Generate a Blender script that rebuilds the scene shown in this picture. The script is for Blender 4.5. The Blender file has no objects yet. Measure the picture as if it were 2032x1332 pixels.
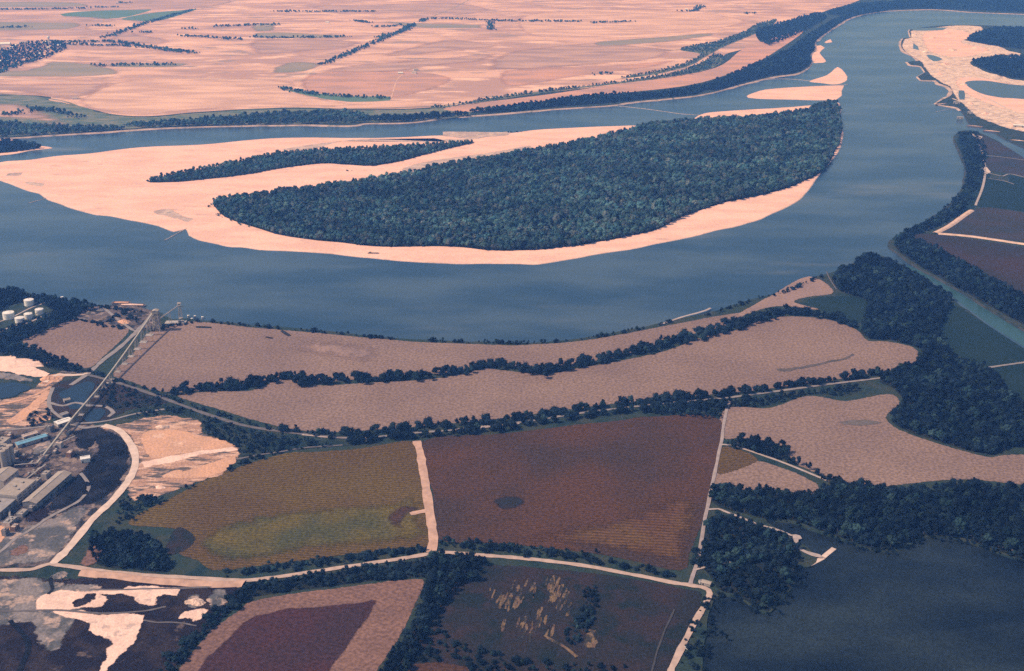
import bpy, bmesh, math, random
import numpy as np
from mathutils import Vector, Matrix
from mathutils.geometry import delaunay_2d_cdt

random.seed(7); rng = np.random.default_rng(7)
scene = bpy.context.scene
C = scene.collection

# ------------------------------------------------------------------ camera
PW, PH = 2032.0, 1332.0          # photograph size
FOC = 2300.0                     # focal length in photograph pixels
HOR = -230.0                     # horizon row in photograph pixels
ALT = 800.0                      # flying height, metres
PITCH = math.atan((PH/2-HOR)/FOC)
cam = bpy.data.cameras.new('camera'); cam_o = bpy.data.objects.new('camera', cam); C.objects.link(cam_o)
cam.sensor_width = 36.0; cam.lens = FOC*36.0/PW; cam.clip_start = 1.0; cam.clip_end = 80000
cam_o.location = (0, 0, ALT); cam_o.rotation_euler = (math.pi/2-PITCH, 0, 0)
scene.camera = cam_o

# ------------------------------------------------------------------ light
SUN_EL = math.radians(47); SUN_AZ = math.radians(-98)       # azimuth from +Y, towards +X
world = bpy.data.worlds.new('World'); scene.world = world; world.use_nodes = True
wn = world.node_tree; wn.nodes.clear()
sky = wn.nodes.new('ShaderNodeTexSky'); sky.sky_type = 'NISHITA'; sky.sun_disc = False
sky.sun_elevation = SUN_EL; sky.sun_rotation = SUN_AZ; sky.altitude = 300; sky.dust_density = 1.5; sky.ozone_density = 2.0
bg = wn.nodes.new('ShaderNodeBackground'); bg.inputs['Strength'].default_value = 0.10
wo = wn.nodes.new('ShaderNodeOutputWorld')
wn.links.new(sky.outputs[0], bg.inputs[0]); wn.links.new(bg.outputs[0], wo.inputs[0])
sl = bpy.data.lights.new('sun', 'SUN'); sl.energy = 3.6; sl.angle = math.radians(0.5); sl.color = (1.0, 0.83, 0.70)
sun = bpy.data.objects.new('sun', sl); C.objects.link(sun)
sdir = Vector((math.sin(SUN_AZ)*math.cos(SUN_EL), math.cos(SUN_AZ)*math.cos(SUN_EL), math.sin(SUN_EL)))
sun.rotation_euler = (-sdir).to_track_quat('-Z', 'Y').to_euler(); sun.location = sdir*3000
scene.view_settings.view_transform = 'Standard'; scene.view_settings.look = 'None'
scene.view_settings.gamma = 1.0; scene.view_settings.exposure = 0.4
scene.render.engine = 'CYCLES'
scene.cycles.use_denoising = False
scene.cycles.max_bounces = 5; scene.cycles.diffuse_bounces = 2; scene.cycles.glossy_bounces = 2
scene.cycles.transmission_bounces = 2; scene.cycles.volume_bounces = 0

# ------------------------------------------------------------------ pixel -> ground
cp, sp = math.cos(PITCH), math.sin(PITCH)
def G(p, z=0.0):
    """photograph pixels (n,2) -> ground points (n,2) on the plane at height z"""
    p = np.atleast_2d(np.asarray(p, float))
    dx = (p[:, 0]-PW/2)/FOC; dy = (PH/2-p[:, 1])/FOC
    vy = cp+dy*sp; vz = -sp+dy*cp
    t = (z-ALT)/vz
    return np.stack([dx*t, vy*t], 1)
def g1(x, y, z=0.0):
    q = G([(x, y)], z)[0]; return Vector((q[0], q[1], z))
def P(q, z=0.0):
    """ground points -> photograph pixels"""
    q = np.atleast_2d(np.asarray(q, float)); zz = z-ALT
    d = q[:, 1]*cp-zz*sp; u = q[:, 1]*sp+zz*cp
    return np.stack([PW/2+FOC*q[:, 0]/d, PH/2-FOC*u/d], 1)
def smooth(pts, closed=True, n=5):
    p = np.asarray(pts, float); N = len(p); out = []
    rngi = range(N) if closed else range(N-1)
    for i in rngi:
        if closed: a, b, c, d = p[(i-1) % N], p[i], p[(i+1) % N], p[(i+2) % N]
        else: a, b, c, d = p[max(i-1, 0)], p[i], p[i+1], p[min(i+2, N-1)]
        L = np.linalg.norm(c-b); k = max(1, min(n, int(L/7)))
        for j in range(k):
            t = j/k
            out.append(0.5*((2*b)+(c-a)*t+(2*a-5*b+4*c-d)*t*t+(-a+3*b-3*c+d)*t**3))
    if not closed: out.append(p[-1])
    return np.array(out)
def jag(q, amp, closed=True, seed=0):
    """roughen an outline (metres) with noise along its normals"""
    if amp <= 0: return q
    r = np.random.default_rng(seed+int(abs(q[0, 0])*7) % 9999)
    n = len(q)
    t = np.roll(q, -1, 0)-np.roll(q, 1, 0)
    nr = np.stack([t[:, 1], -t[:, 0]], 1); nr /= np.maximum(np.linalg.norm(nr, axis=1, keepdims=True), 1e-6)
    d = r.normal(size=n)
    s = (d+np.roll(d, 1)+np.roll(d, -1))/1.7*0.7+d*0.3
    if not closed: s[0] = s[-1] = 0
    return q+nr*(s*amp)[:, None]
def area2(q):
    x, y = q[:, 0], q[:, 1]; return np.sum(x*np.roll(y, -1)-np.roll(x, -1)*y)
def ccw(q): return q if area2(q) > 0 else q[::-1]
def inside(pts, poly):
    x, y = pts[:, 0], pts[:, 1]; r = np.zeros(len(pts), bool)
    x0, y0 = poly[:, 0], poly[:, 1]; x1, y1 = np.roll(x0, -1), np.roll(y0, -1)
    for a, b, c, d in zip(x0, y0, x1, y1):
        if b == d: continue
        m = ((b > y) != (d > y)) & (x < (c-a)*(y-b)/(d-b)+a); r ^= m
    return r
def outline(pts, z=0.0, n=5, amp=0.0, seed=0):
    return ccw(jag(G(smooth(pts, True, n), z), amp, True, seed))
def offset(q, d):
    """move a CCW outline outwards by d metres"""
    e = np.roll(q, -1, 0)-q; e /= np.maximum(np.linalg.norm(e, axis=1, keepdims=True), 1e-6)
    nn = np.stack([e[:, 1], -e[:, 0]], 1); m = nn+np.roll(nn, 1, 0)
    m /= np.maximum(np.linalg.norm(m, axis=1, keepdims=True), 0.35)
    return q+m*d

# ------------------------------------------------------------------ materials
def lin(c): return tuple(c)+(1.0,)
class NT:
    def __init__(s, name):
        s.m = bpy.data.materials.new(name); s.m.use_nodes = True; s.t = s.m.node_tree; s.t.nodes.clear()
        s.out = s.n('ShaderNodeOutputMaterial'); s.b = s.n('ShaderNodeBsdfPrincipled')
        s.l(s.b.outputs[0], s.out.inputs[0]); s.b.inputs['Roughness'].default_value = 0.9
        s.b.inputs['Specular IOR Level'].default_value = 0.1
        s.pos = None
    def n(s, k): return s.t.nodes.new(k)
    def l(s, a, b): s.t.links.new(a, b)
    def P(s):
        if s.pos is None: s.pos = s.n('ShaderNodeNewGeometry').outputs['Position']
        return s.pos
    def map(s, scale=(1, 1, 1), rot=0.0):
        m = s.n('ShaderNodeMapping'); m.inputs['Scale'].default_value = scale; m.inputs['Rotation'].default_value = (0, 0, rot)
        s.l(s.P(), m.inputs['Vector']); return m.outputs[0]
    def noise(s, scale, detail=4, vec=None, rough=0.55):
        t = s.n('ShaderNodeTexNoise'); t.inputs['Scale'].default_value = scale
        t.inputs['Detail'].default_value = detail; t.inputs['Roughness'].default_value = rough
        s.l(vec if vec is not None else s.P(), t.inputs['Vector']); return t.outputs['Fac']
    def ramp(s, f, lo, hi, a=0.0, b=1.0):
        r = s.n('ShaderNodeMapRange'); r.interpolation_type = 'SMOOTHSTEP'
        for i, v in enumerate((lo, hi, a, b)): r.inputs[i+1].default_value = v
        s.l(f, r.inputs[0]); return r.outputs[0]
    def mix(s, f, a, b, mode='MIX'):
        x = s.n('ShaderNodeMix'); x.data_type = 'RGBA'; x.blend_type = mode
        for v, i in ((f, 0), (a, 6), (b, 7)):
            if hasattr(v, 'links'): s.l(v, x.inputs[i])
            else: x.inputs[i].default_value = v if i == 0 else lin(v)
        return x.outputs[2]
    def mul(s, a, b, op='MULTIPLY'):
        x = s.n('ShaderNodeMath'); x.operation = op
        for v, i in ((a, 0), (b, 1)):
            if hasattr(v, 'links'): s.l(v, x.inputs[i])
            else: x.inputs[i].default_value = v
        return x.outputs[0]
    def bump(s, h, dist, strength=0.6):
        b = s.n('ShaderNodeBump'); b.inputs['Distance'].default_value = dist; b.inputs['Strength'].default_value = strength
        s.l(h, b.inputs['Height']); s.l(b.outputs[0], s.b.inputs['Normal'])
    def col(s, c):
        if hasattr(c, 'links'): s.l(c, s.b.inputs['Base Color'])
        else: s.b.inputs['Base Color'].default_value = lin(c)
        return s.m
M = {}
def sc(c, k): return tuple(min(1.0, v*k) for v in c)
def field_mat(name, c, c2=None, rowdir=0.0, rows=0.0, spacing=8.0, blot=0.35, big=0.006, grain=0.3, stretch=(1, 1, 1)):
    """cropland: broad blotches, fine grain and drilled rows"""
    t = NT(name); c2 = c2 or sc(c, 0.7)
    f = t.ramp(t.noise(big, 5, t.map(stretch, rowdir)), 0.5-blot/2, 0.5+blot/2)
    k = t.mix(f, c, c2)
    g = t.ramp(t.noise(0.22, 3), 0.3, 0.7, 1-grain, 1+grain)
    k = t.mix(1.0, k, t.mix(0.0, (1, 1, 1), (1, 1, 1)), 'MULTIPLY') if False else k
    gm = t.n('ShaderNodeVectorMath'); gm.operation = 'SCALE'; t.l(k, gm.inputs[0]); t.l(g, gm.inputs['Scale']); k = gm.outputs[0]
    if rows > 0:
        w = t.n('ShaderNodeTexWave'); w.wave_type = 'BANDS'; w.bands_direction = 'Y'
        w.inputs['Scale'].default_value = 0.314/spacing*1.0; w.inputs['Distortion'].default_value = 2.2
        w.inputs['Detail'].default_value = 2; w.inputs['Detail Scale'].default_value = 0.6
        t.l(t.map((1, 1, 1), rowdir), w.inputs['Vector'])
        rm = t.ramp(w.outputs['Fac'], 0.0, 1.0, 1-rows, 1+rows)
        gm = t.n('ShaderNodeVectorMath'); gm.operation = 'SCALE'; t.l(k, gm.inputs[0]); t.l(rm, gm.inputs['Scale']); k = gm.outputs[0]
    t.bump(t.noise(0.5, 3), 0.35, 0.5)
    M[name] = t.col(k); return M[name]
def mottle_mat(name, cols, scale=0.03, detail=6, stretch=(1, 1, 1), rot=0.0, edges=((0.45, 0.55),), grain=0.25, bumpd=1.0):
    t = NT(name); v = t.map(stretch, rot); k = cols[0]
    for i, c in enumerate(cols[1:]):
        lo, hi = edges[i % len(edges)]
        x = t.n('ShaderNodeTexNoise'); x.noise_dimensions = '4D'; x.inputs['W'].default_value = 3.7*i+len(name)
        x.inputs['Scale'].default_value = scale*(1+0.6*i); x.inputs['Detail'].default_value = detail; x.inputs['Roughness'].default_value = 0.62
        t.l(v, x.inputs['Vector'])
        k = t.mix(t.ramp(x.outputs['Fac'], lo, hi), k, c)
    g = t.ramp(t.noise(0.3, 3), 0.3, 0.7, 1-grain, 1+grain)
    gm = t.n('ShaderNodeVectorMath'); gm.operation = 'SCALE'
    t.l(k, gm.inputs[0]); t.l(g, gm.inputs['Scale'])
    t.bump(t.noise(scale*8, 4), bumpd, 0.6)
    M[name] = t.col(gm.outputs[0]); return M[name]
def plain_mat(name, c, rough=0.7, var=0.15, scale=0.4, metal=0.0, spec=0.3):
    t = NT(name); f = t.ramp(t.noise(scale, 4), 0.3, 0.7)
    t.b.inputs['Roughness'].default_value = rough; t.b.inputs['Metallic'].default_value = metal; t.b.inputs['Specular IOR Level'].default_value = spec
    M[name] = t.col(t.mix(f, sc(c, 1-var), sc(c, 1+var))); return M[name]
def water_mat(name, c, c2, rough=0.2, big=0.0025, wave=0.25, spec=0.4, c3=None):
    t = NT(name); f = t.ramp(t.noise(big, 5, t.map((1, 2.2, 1), 0.3)), 0.35, 0.7)
    k = t.mix(f, c, c2)
    if c3:                                         # silt plumes drawn out along the current
        k = t.mix(t.ramp(t.noise(0.0016, 7, t.map((0.8, 2.6, 1), -0.15), 0.6), 0.55, 0.74), k, c3)
    g = t.ramp(t.noise(0.35, 3), 0.3, 0.7, 0.72, 1.28)
    gm = t.n('ShaderNodeVectorMath'); gm.operation = 'SCALE'; t.l(k, gm.inputs[0]); t.l(g, gm.inputs['Scale']); k = gm.outputs[0]
    t.b.inputs['Roughness'].default_value = rough; t.b.inputs['Specular IOR Level'].default_value = spec; t.b.inputs['IOR'].default_value = 1.33
    h = t.noise(0.16, 5, t.map((1, 1.6, 1), 0.5), 0.6)
    t.bump(h, wave, 0.7)
    M[name] = t.col(k); return M[name]
def leaf_mat(name, c, c2, var=0.26):
    t = NT(name); oi = t.n('ShaderNodeObjectInfo').outputs['Random']
    k = t.mix(oi, c, c2)
    r2 = t.mul(t.mul(oi, 7.31), 1.0, 'MODULO')
    v = t.ramp(r2, 0, 1, 1-var, 1+var)
    big = t.mul(t.ramp(t.noise(0.014, 4), 0.35, 0.65, 0.66, 1.35), t.ramp(t.noise(0.0035, 3, t.map((0.6, 1.6, 1))), 0.35, 0.65, 0.75, 1.25))
    v = t.mul(v, big)
    gm = t.n('ShaderNodeVectorMath'); gm.operation = 'SCALE'; t.l(k, gm.inputs[0]); t.l(v, gm.inputs['Scale'])
    t.b.inputs['Roughness'].default_value = 0.85; t.b.inputs['Specular IOR Level'].default_value = 0.05
    M[name] = t.col(gm.outputs[0]); return M[name]

SAND = (0.86, 0.50, 0.385)
mottle_mat('sand', [SAND, (0.74, 0.425, 0.325), (0.56, 0.33, 0.255)], 0.006, 8, (1, 2.5, 1), 0.2, ((0.42, 0.60), (0.56, 0.72)), 0.13, 0.8)
mottle_mat('damp_sand', [(0.42, 0.29, 0.25), (0.58, 0.40, 0.33), (0.25, 0.22, 0.2)], 0.03, 6, (1, 1, 1), 0, ((0.4, 0.6), (0.58, 0.7)), 0.2)
mottle_mat('bank', [(0.50, 0.34, 0.28), (0.30, 0.22, 0.19), (0.13, 0.13, 0.10)], 0.02, 6, (1, 1, 1), 0, ((0.45, 0.62), (0.55, 0.68)), 0.2)
mottle_mat('dark_bank', [(0.045, 0.045, 0.042), (0.02, 0.03, 0.03), (0.09, 0.072, 0.062)], 0.02, 6, (1, 1, 1), 0, ((0.45, 0.6), (0.6, 0.7)), 0.2)
mottle_mat('grass', [(0.026, 0.044, 0.036), (0.045, 0.050, 0.034), (0.014, 0.030, 0.030)], 0.02, 6, (1, 1, 1), 0, ((0.42, 0.62), (0.5, 0.65)), 0.25)
mottle_mat('scrub_floor', [(0.014, 0.028, 0.028), (0.028, 0.038, 0.030)], 0.03, 6)
mottle_mat('north_scrub', [(0.17, 0.17, 0.12), (0.085, 0.125, 0.095), (0.27, 0.21, 0.15)], 0.012, 6, (1, 2, 1), 0, ((0.42, 0.6), (0.52, 0.66)), 0.25)
mottle_mat('wood_floor', [(0.010, 0.018, 0.020), (0.018, 0.022, 0.020)], 0.05, 5)  # near-black base colour: shade between the crowns is painted into the floor
mottle_mat('farmland', [(0.70, 0.40, 0.29), (0.46, 0.26, 0.20), (0.82, 0.49, 0.36), (0.33, 0.22, 0.18)], 0.0030, 8, (0.6, 1.5, 1), 0.05, ((0.42, 0.56), (0.52, 0.62), (0.55, 0.64)), 0.26, 0.8)
field_mat('peach_field', (0.76, 0.445, 0.32), (0.52, 0.30, 0.225), 0.05, 0.09, 26, 0.3, 0.006, 0.24, (0.6, 2, 1))
field_mat('orange_field', (0.62, 0.31, 0.21), (0.42, 0.24, 0.19), 0.0, 0.10, 24, 0.3, 0.006, 0.24, (0.6, 2, 1))
field_mat('mauve_field', (0.36, 0.22, 0.185), (0.55, 0.32, 0.24), 0.0, 0.10, 24, 0.3, 0.006, 0.24, (0.6, 2, 1))
field_mat('olive_field', (0.24, 0.21, 0.15), (0.34, 0.25, 0.18), 0.0, 0.08, 24, 0.4, 0.004, 0.15, (0.6, 2, 1))
field_mat('green_field', (0.09, 0.17, 0.12), (0.13, 0.18, 0.12), 0.0, 0.05, 20, 0.4, 0.005, 0.15)
field_mat('stubble', (0.248, 0.160, 0.126), (0.196, 0.127, 0.106), -0.1, 0.05, 5, 0.4, 0.006, 0.30)
field_mat('pale_stubble', (0.31, 0.195, 0.155), (0.235, 0.155, 0.135), -0.1, 0.08, 5, 0.4, 0.008, 0.2)
field_mat('olive_crop', (0.092, 0.053, 0.018), (0.112, 0.070, 0.018), 0.12, 0.20, 5.5, 0.4, 0.008, 0.32)
field_mat('green_crop', (0.120, 0.086, 0.018), (0.066, 0.064, 0.024), 0.12, 0.12, 5.5, 0.35, 0.012, 0.32)
field_mat('brown_crop', (0.086, 0.038, 0.018), (0.052, 0.031, 0.022), 0.1, 0.10, 5.5, 0.35, 0.006, 0.34)
field_mat('ripe_crop', (0.120, 0.064, 0.020), (0.096, 0.044, 0.020), 0.1, 0.26, 7.0, 0.35, 0.01, 0.3)
field_mat('dark_crop', (0.062, 0.024, 0.024), (0.046, 0.024, 0.026), 0.4, 0.06, 5, 0.35, 0.01, 0.32)
field_mat('field_margin', (0.215, 0.115, 0.085), (0.165, 0.092, 0.075), 0.5, 0.04, 5, 0.4, 0.02, 0.3)
field_mat('dark_green_field', (0.010, 0.026, 0.028), (0.014, 0.030, 0.028), 0.5, 0.05, 6, 0.4, 0.01, 0.12)
field_mat('grey_field', (0.052, 0.040, 0.036), (0.032, 0.036, 0.036), 0.6, 0.06, 8, 0.4, 0.01, 0.2)
mottle_mat('lime', [(0.82, 0.54, 0.43), (0.70, 0.46, 0.37), (0.50, 0.35, 0.30)], 0.05, 6, (1, 1, 1), 0, ((0.45, 0.6), (0.56, 0.68)), 0.1)
mottle_mat('clay', [(0.62, 0.33, 0.21), (0.54, 0.30, 0.20), (0.70, 0.44, 0.33)], 0.02, 6, (1, 1, 1), 0.4, ((0.42, 0.6), (0.55, 0.7)), 0.15, 2)
mottle_mat('quarry', [(0.66, 0.44, 0.34), (0.36, 0.26, 0.22), (0.80, 0.58, 0.47)], 0.03, 7, (1, 1.7, 1), 0.3, ((0.5, 0.58), (0.5, 0.56)), 0.2, 2)
mottle_mat('quarry_floor', [(0.42, 0.235, 0.165), (0.10, 0.085, 0.08), (0.60, 0.36, 0.26)], 0.03, 7, (0.6, 2.2, 1), 0.35, ((0.48, 0.56), (0.5, 0.58)), 0.2, 2)
mottle_mat('plant_yard', [(0.12, 0.09, 0.085), (0.025, 0.028, 0.035), (0.24, 0.17, 0.14)], 0.035, 7, (1, 1, 1), 0, ((0.45, 0.55), (0.52, 0.6)), 0.25)
mottle_mat('grey_tailings', [(0.23, 0.19, 0.18), (0.09, 0.09, 0.095), (0.42, 0.29, 0.235)], 0.03, 7, (1, 1, 1), 0, ((0.42, 0.58), (0.52, 0.62)), 0.2)
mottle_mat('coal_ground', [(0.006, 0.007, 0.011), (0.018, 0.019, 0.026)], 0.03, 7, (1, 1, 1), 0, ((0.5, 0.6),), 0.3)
mottle_mat('black_spoil', [(0.014, 0.010, 0.014), (0.032, 0.022, 0.022), (0.10, 0.07, 0.06)], 0.03, 7, (1, 1, 1), 0, ((0.45, 0.6), (0.6, 0.68)), 0.3, 2)
mottle_mat('scrub_field', [(0.022, 0.022, 0.022), (0.036, 0.024, 0.022), (0.014, 0.020, 0.020)], 0.018, 7, (1, 1, 1), 0, ((0.42, 0.6), (0.5, 0.62)), 0.3)
mottle_mat('dry_grass', [(0.175, 0.110, 0.062), (0.04, 0.036, 0.03), (0.14, 0.082, 0.055)], 0.07, 6, (1.6, 0.6, 1), -0.25, ((0.46, 0.54), (0.52, 0.6)), 0.3)
plain_mat('dirt_road', (0.46, 0.32, 0.26), 0.95, 0.14, 0.1)
plain_mat('pale_road', (0.40, 0.31, 0.28), 0.95, 0.14, 0.1)
plain_mat('grey_road', (0.25, 0.21, 0.20), 0.95, 0.16, 0.1)
plain_mat('orange_road', (0.50, 0.30, 0.22), 0.95, 0.18, 0.08)
plain_mat('lane', (0.32, 0.25, 0.235), 0.95, 0.14, 0.1)
plain_mat('white_road', (0.62, 0.45, 0.37), 0.95, 0.12, 0.1)
plain_mat('faint_track', (0.055, 0.05, 0.05), 0.95, 0.2, 0.1)
plain_mat('dim_track', (0.13, 0.11, 0.11), 0.95, 0.2, 0.1)
water_mat('river', (0.016, 0.044, 0.084), (0.058, 0.090, 0.122), 0.26, spec=0.5, c3=(0.11, 0.12, 0.128))
water_mat('lake', (0.006, 0.011, 0.018), (0.024, 0.034, 0.038), 0.2, 0.004, spec=0.24)
water_mat('canal', (0.035, 0.085, 0.085), (0.03, 0.075, 0.08), 0.25)
water_mat('pond', (0.012, 0.026, 0.046), (0.010, 0.022, 0.040), 0.2, 0.02)
leaf_mat('leaf', (0.034, 0.090, 0.104), (0.072, 0.120, 0.108), 0.36)
leaf_mat('leaf_dark', (0.006, 0.014, 0.022), (0.012, 0.022, 0.028))
leaf_mat('leaf_mid', (0.014, 0.034, 0.038), (0.028, 0.050, 0.048))
leaf_mat('leaf_pale', (0.060, 0.095, 0.095), (0.10, 0.11, 0.10))
plain_mat('bark', (0.09, 0.075, 0.065), 0.9, 0.2, 3.0)
plain_mat('white_paint', (0.80, 0.72, 0.66), 0.5, 0.05, 0.3)
plain_mat('tank_roof', (0.78, 0.68, 0.62), 0.5, 0.08, 0.2)
plain_mat('concrete', (0.40, 0.34, 0.31), 0.85, 0.15, 0.2)
plain_mat('pale_roof', (0.34, 0.27, 0.225), 0.7, 0.12, 0.15)
plain_mat('grey_roof', (0.30, 0.26, 0.25), 0.7, 0.15, 0.15)
plain_mat('blue_roof', (0.16, 0.34, 0.46), 0.6, 0.1, 0.3)
plain_mat('wall_grey', (0.20, 0.19, 0.20), 0.8, 0.15, 0.3)
plain_mat('steel', (0.36, 0.31, 0.28), 0.6, 0.12, 0.5, 0.0)
plain_mat('conveyor', (0.40, 0.34, 0.28), 0.6, 0.1, 0.1)
plain_mat('rust', (0.22, 0.13, 0.10), 0.85, 0.2, 0.4)
plain_mat('dark_glass', (0.03, 0.04, 0.05), 0.2, 0.1, 0.3)
plain_mat('hull', (0.13, 0.10, 0.10), 0.7, 0.2, 0.3)
plain_mat('rock', (0.44, 0.34, 0.30), 0.95, 0.3, 0.5)
plain_mat('driftwood', (0.16, 0.12, 0.11), 0.95, 0.3, 0.8)
plain_mat('tan_roof', (0.5, 0.36, 0.3), 0.8, 0.15, 0.4)

# ------------------------------------------------------------------ object helpers
def tag(o, label=None, cat=None, group=None, kind=None):
    if label: o['label'] = label
    if cat: o['category'] = cat
    if group: o['group'] = group
    if kind: o['kind'] = kind
    return o
def link(name, me, mat=None, parent=None):
    o = bpy.data.objects.new(name, me); C.objects.link(o)
    if mat is not None and me is not None:
        for m in (mat if isinstance(mat, (list, tuple)) else [mat]): me.materials.append(M[m])
    if parent: o.parent = parent
    return o
def empty(name, loc, rz=0.0):
    o = bpy.data.objects.new(name, None); C.objects.link(o); o.location = loc; o.rotation_euler = (0, 0, rz); return o
def raw(name, v, f, mat, parent=None):
    me = bpy.data.meshes.new(name); me.from_pydata([tuple(map(float, x)) for x in v], [], f); me.update()
    return link(name, me, mat, parent)
def sheet_q(name, q, z, mat, label, cat=None):
    q = ccw(q)
    o = raw(name, [(x, y, z) for x, y in q], [list(range(len(q)))], mat)
    return tag(o, label, cat, kind='structure')
LAY = [0]
def safe_offset(q, d):
    """offset an outline, less where it is narrow, so that it never crosses itself"""
    e = offset(q, np.sign(d))-q; w = np.full(len(q), abs(d)); A_, B_ = q, np.roll(q, -1, 0); AB = B_-A_; L2 = np.maximum((AB**2).sum(1), 1e-9)
    for it in range(6):
        p = q+e*w[:, None]
        t_ = np.clip(((p[:, None]-A_[None])*AB[None]).sum(2)/L2[None], 0, 1)
        dm = np.sqrt((((A_[None]+t_[..., None]*AB[None])-p[:, None])**2).sum(2)).min(1)
        bad = (dm < 0.8*w) | (inside(p, q) != (d < 0))
        if not bad.any(): break
        bad = bad | np.roll(bad, 1) | np.roll(bad, -1)
        w = np.where(bad, w*0.55, w)
    w = np.minimum(w, (np.roll(w, 1)+np.roll(w, -1))/2*1.3)
    return q+e*w[:, None]
def ragged(mat, scale, grad=False):
    """the same ground cover, thinning out through a ragged edge"""
    key = mat+('_fading_%g' if grad else '_ragged_%g') % scale
    if key in M: return key
    m = M[mat].copy(); m.name = key; t = m.node_tree; out = next(n for n in t.nodes if n.type == 'OUTPUT_MATERIAL'); b = next(n for n in t.nodes if n.type == 'BSDF_PRINCIPLED')
    at = t.nodes.new('ShaderNodeAttribute'); at.attribute_name = 'cover'
    geo = t.nodes.new('ShaderNodeNewGeometry'); no = t.nodes.new('ShaderNodeTexNoise'); no.inputs['Scale'].default_value = scale; no.inputs['Detail'].default_value = 6; no.inputs['Roughness'].default_value = 0.62
    if scale < 0.02:                                # far plain: strips drawn out along the ploughing
        mp = t.nodes.new('ShaderNodeMapping'); mp.inputs['Scale'].default_value = (0.35, 2.2, 1); t.links.new(geo.outputs['Position'], mp.inputs['Vector']); t.links.new(mp.outputs[0], no.inputs['Vector'])
    else: t.links.new(geo.outputs['Position'], no.inputs['Vector'])
    a = t.nodes.new('ShaderNodeMath'); a.operation = 'MULTIPLY_ADD'; a.inputs[1].default_value = 1.7; a.inputs[2].default_value = -0.85; t.links.new(no.outputs['Fac'], a.inputs[0])
    c = t.nodes.new('ShaderNodeMath'); c.operation = 'ADD'; t.links.new(at.outputs['Fac'], c.inputs[0]); t.links.new(a.outputs[0], c.inputs[1])
    r = t.nodes.new('ShaderNodeMapRange'); r.interpolation_type = 'SMOOTHSTEP'; r.inputs[1].default_value = 0.1 if grad else 0.36; r.inputs[2].default_value = 0.95 if grad else 0.62; t.links.new(c.outputs[0], r.inputs[0])
    tr = t.nodes.new('ShaderNodeBsdfTransparent'); mx = t.nodes.new('ShaderNodeMixShader')
    t.links.new(r.outputs[0], mx.inputs[0]); t.links.new(tr.outputs[0], mx.inputs[1]); t.links.new(b.outputs[0], mx.inputs[2]); t.links.new(mx.outputs[0], out.inputs[0])
    M[key] = m; return key
def sheet(name, pts, mat, label, z=0.12, n=5, amp=0.8, cat=None, zb=0.0, soft=0.0, ns=0.06, grad=False):
    LAY[0] += 1
    if soft > 0:
        q = outline(pts, zb, n, amp, LAY[0]); k = len(q); zz = zb+z+0.0015*LAY[0]
        if grad:                                     # triangulated inside, cover grows with the distance from the edge
            st = soft/3.2; lo, hi = q.min(0), q.max(0)
            gx, gy = np.meshgrid(np.arange(lo[0], hi[0], st), np.arange(lo[1], hi[1], st)); gp = np.stack([gx.ravel(), gy.ravel()], 1)+np.random.default_rng(k).uniform(-.25, .25, (gx.size, 2))*st
            gp = gp[inside(gp, q)]; A_, AB = q, np.roll(q, -1, 0)-q; L2 = np.maximum((AB**2).sum(1), 1e-9)
            def edge_d(p):
                t_ = np.clip(((p[:, None]-A_[None])*AB[None]).sum(2)/L2[None], 0, 1)
                return np.sqrt((((A_[None]+t_[..., None]*AB[None])-p[:, None])**2).sum(2)).min(1)
            gp = gp[edge_d(gp) > st*0.35] if len(gp) else gp
            pts_ = [Vector((float(a), float(b))) for a, b in np.concatenate([q, gp])]
            vv, _, ff, *_ = delaunay_2d_cdt(pts_, [(i, (i+1) % k) for i in range(k)], [], 0, 1e-4)
            va = np.array([(p.x, p.y) for p in vv]); ce = np.array([va[list(t)].mean(0) for t in ff]); ok_ = inside(ce, q)
            o = raw(name, [(x, y, zz) for x, y in va], [tuple(t) for t, c in zip(ff, ok_) if c], ragged(mat, ns, True))
            o.data.attributes.new('cover', 'FLOAT', 'POINT').data.foreach_set('value', np.clip(edge_d(va)/(soft*0.7), 0, 1).astype(np.float32))
            if o.data.polygons[0].normal.z < 0: o.data.flip_normals()
            return tag(o, label, cat, kind='structure')
        o_ = safe_offset(q, soft*0.5); i_ = safe_offset(q, -soft*0.5)
        v = [(x, y, zz) for x, y in o_]+[(x, y, zz) for x, y in i_]
        f = [(i, (i+1) % k, k+(i+1) % k, k+i) for i in range(k)]+[list(range(k, 2*k))]
        o = raw(name, v, f, ragged(mat, ns, grad))
        o.data.attributes.new('cover', 'FLOAT', 'POINT').data.foreach_set('value', [0.0]*k+[1.0]*k)
        return tag(o, label, cat, kind='structure')
    return sheet_q(name, outline(pts, zb, n, amp, LAY[0]), zb+z+0.0015*LAY[0], mat, label, cat)
def ribbon(name, pts, width, mat, label, z=0.45, amp=0.4, n=5, w2=None, zb=0.0):
    """a road along a pixel centreline, width in metres, slightly crowned"""
    LAY[0] += 1
    c = G(smooth(pts, False, n), zb); c = jag(c, amp, False, LAY[0])
    t = np.gradient(c, axis=0); nr = np.stack([-t[:, 1], t[:, 0]], 1); nr /= np.maximum(np.linalg.norm(nr, axis=1, keepdims=True), 1e-6)
    r = np.random.default_rng(LAY[0]); k = len(c)
    w = np.linspace(width, w2 or width, k)/2*(1+r.normal(size=k)*0.09)
    zz = zb+z+0.0015*LAY[0]
    v = []; f = []
    for i in range(k):
        a = c[i]+nr[i]*w[i]; b = c[i]-nr[i]*w[i]
        v += [(a[0], a[1], zz), (c[i][0], c[i][1], zz+0.12), (b[0], b[1], zz)]
        if i: j = 3*i; f += [(j-3, j-2, j+1, j), (j-2, j-1, j+2, j+1)]
    o = raw(name, v, f, mat)
    if o.data.polygons[0].normal.z < 0: o.data.flip_normals()
    return tag(o, label, kind='structure')
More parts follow.
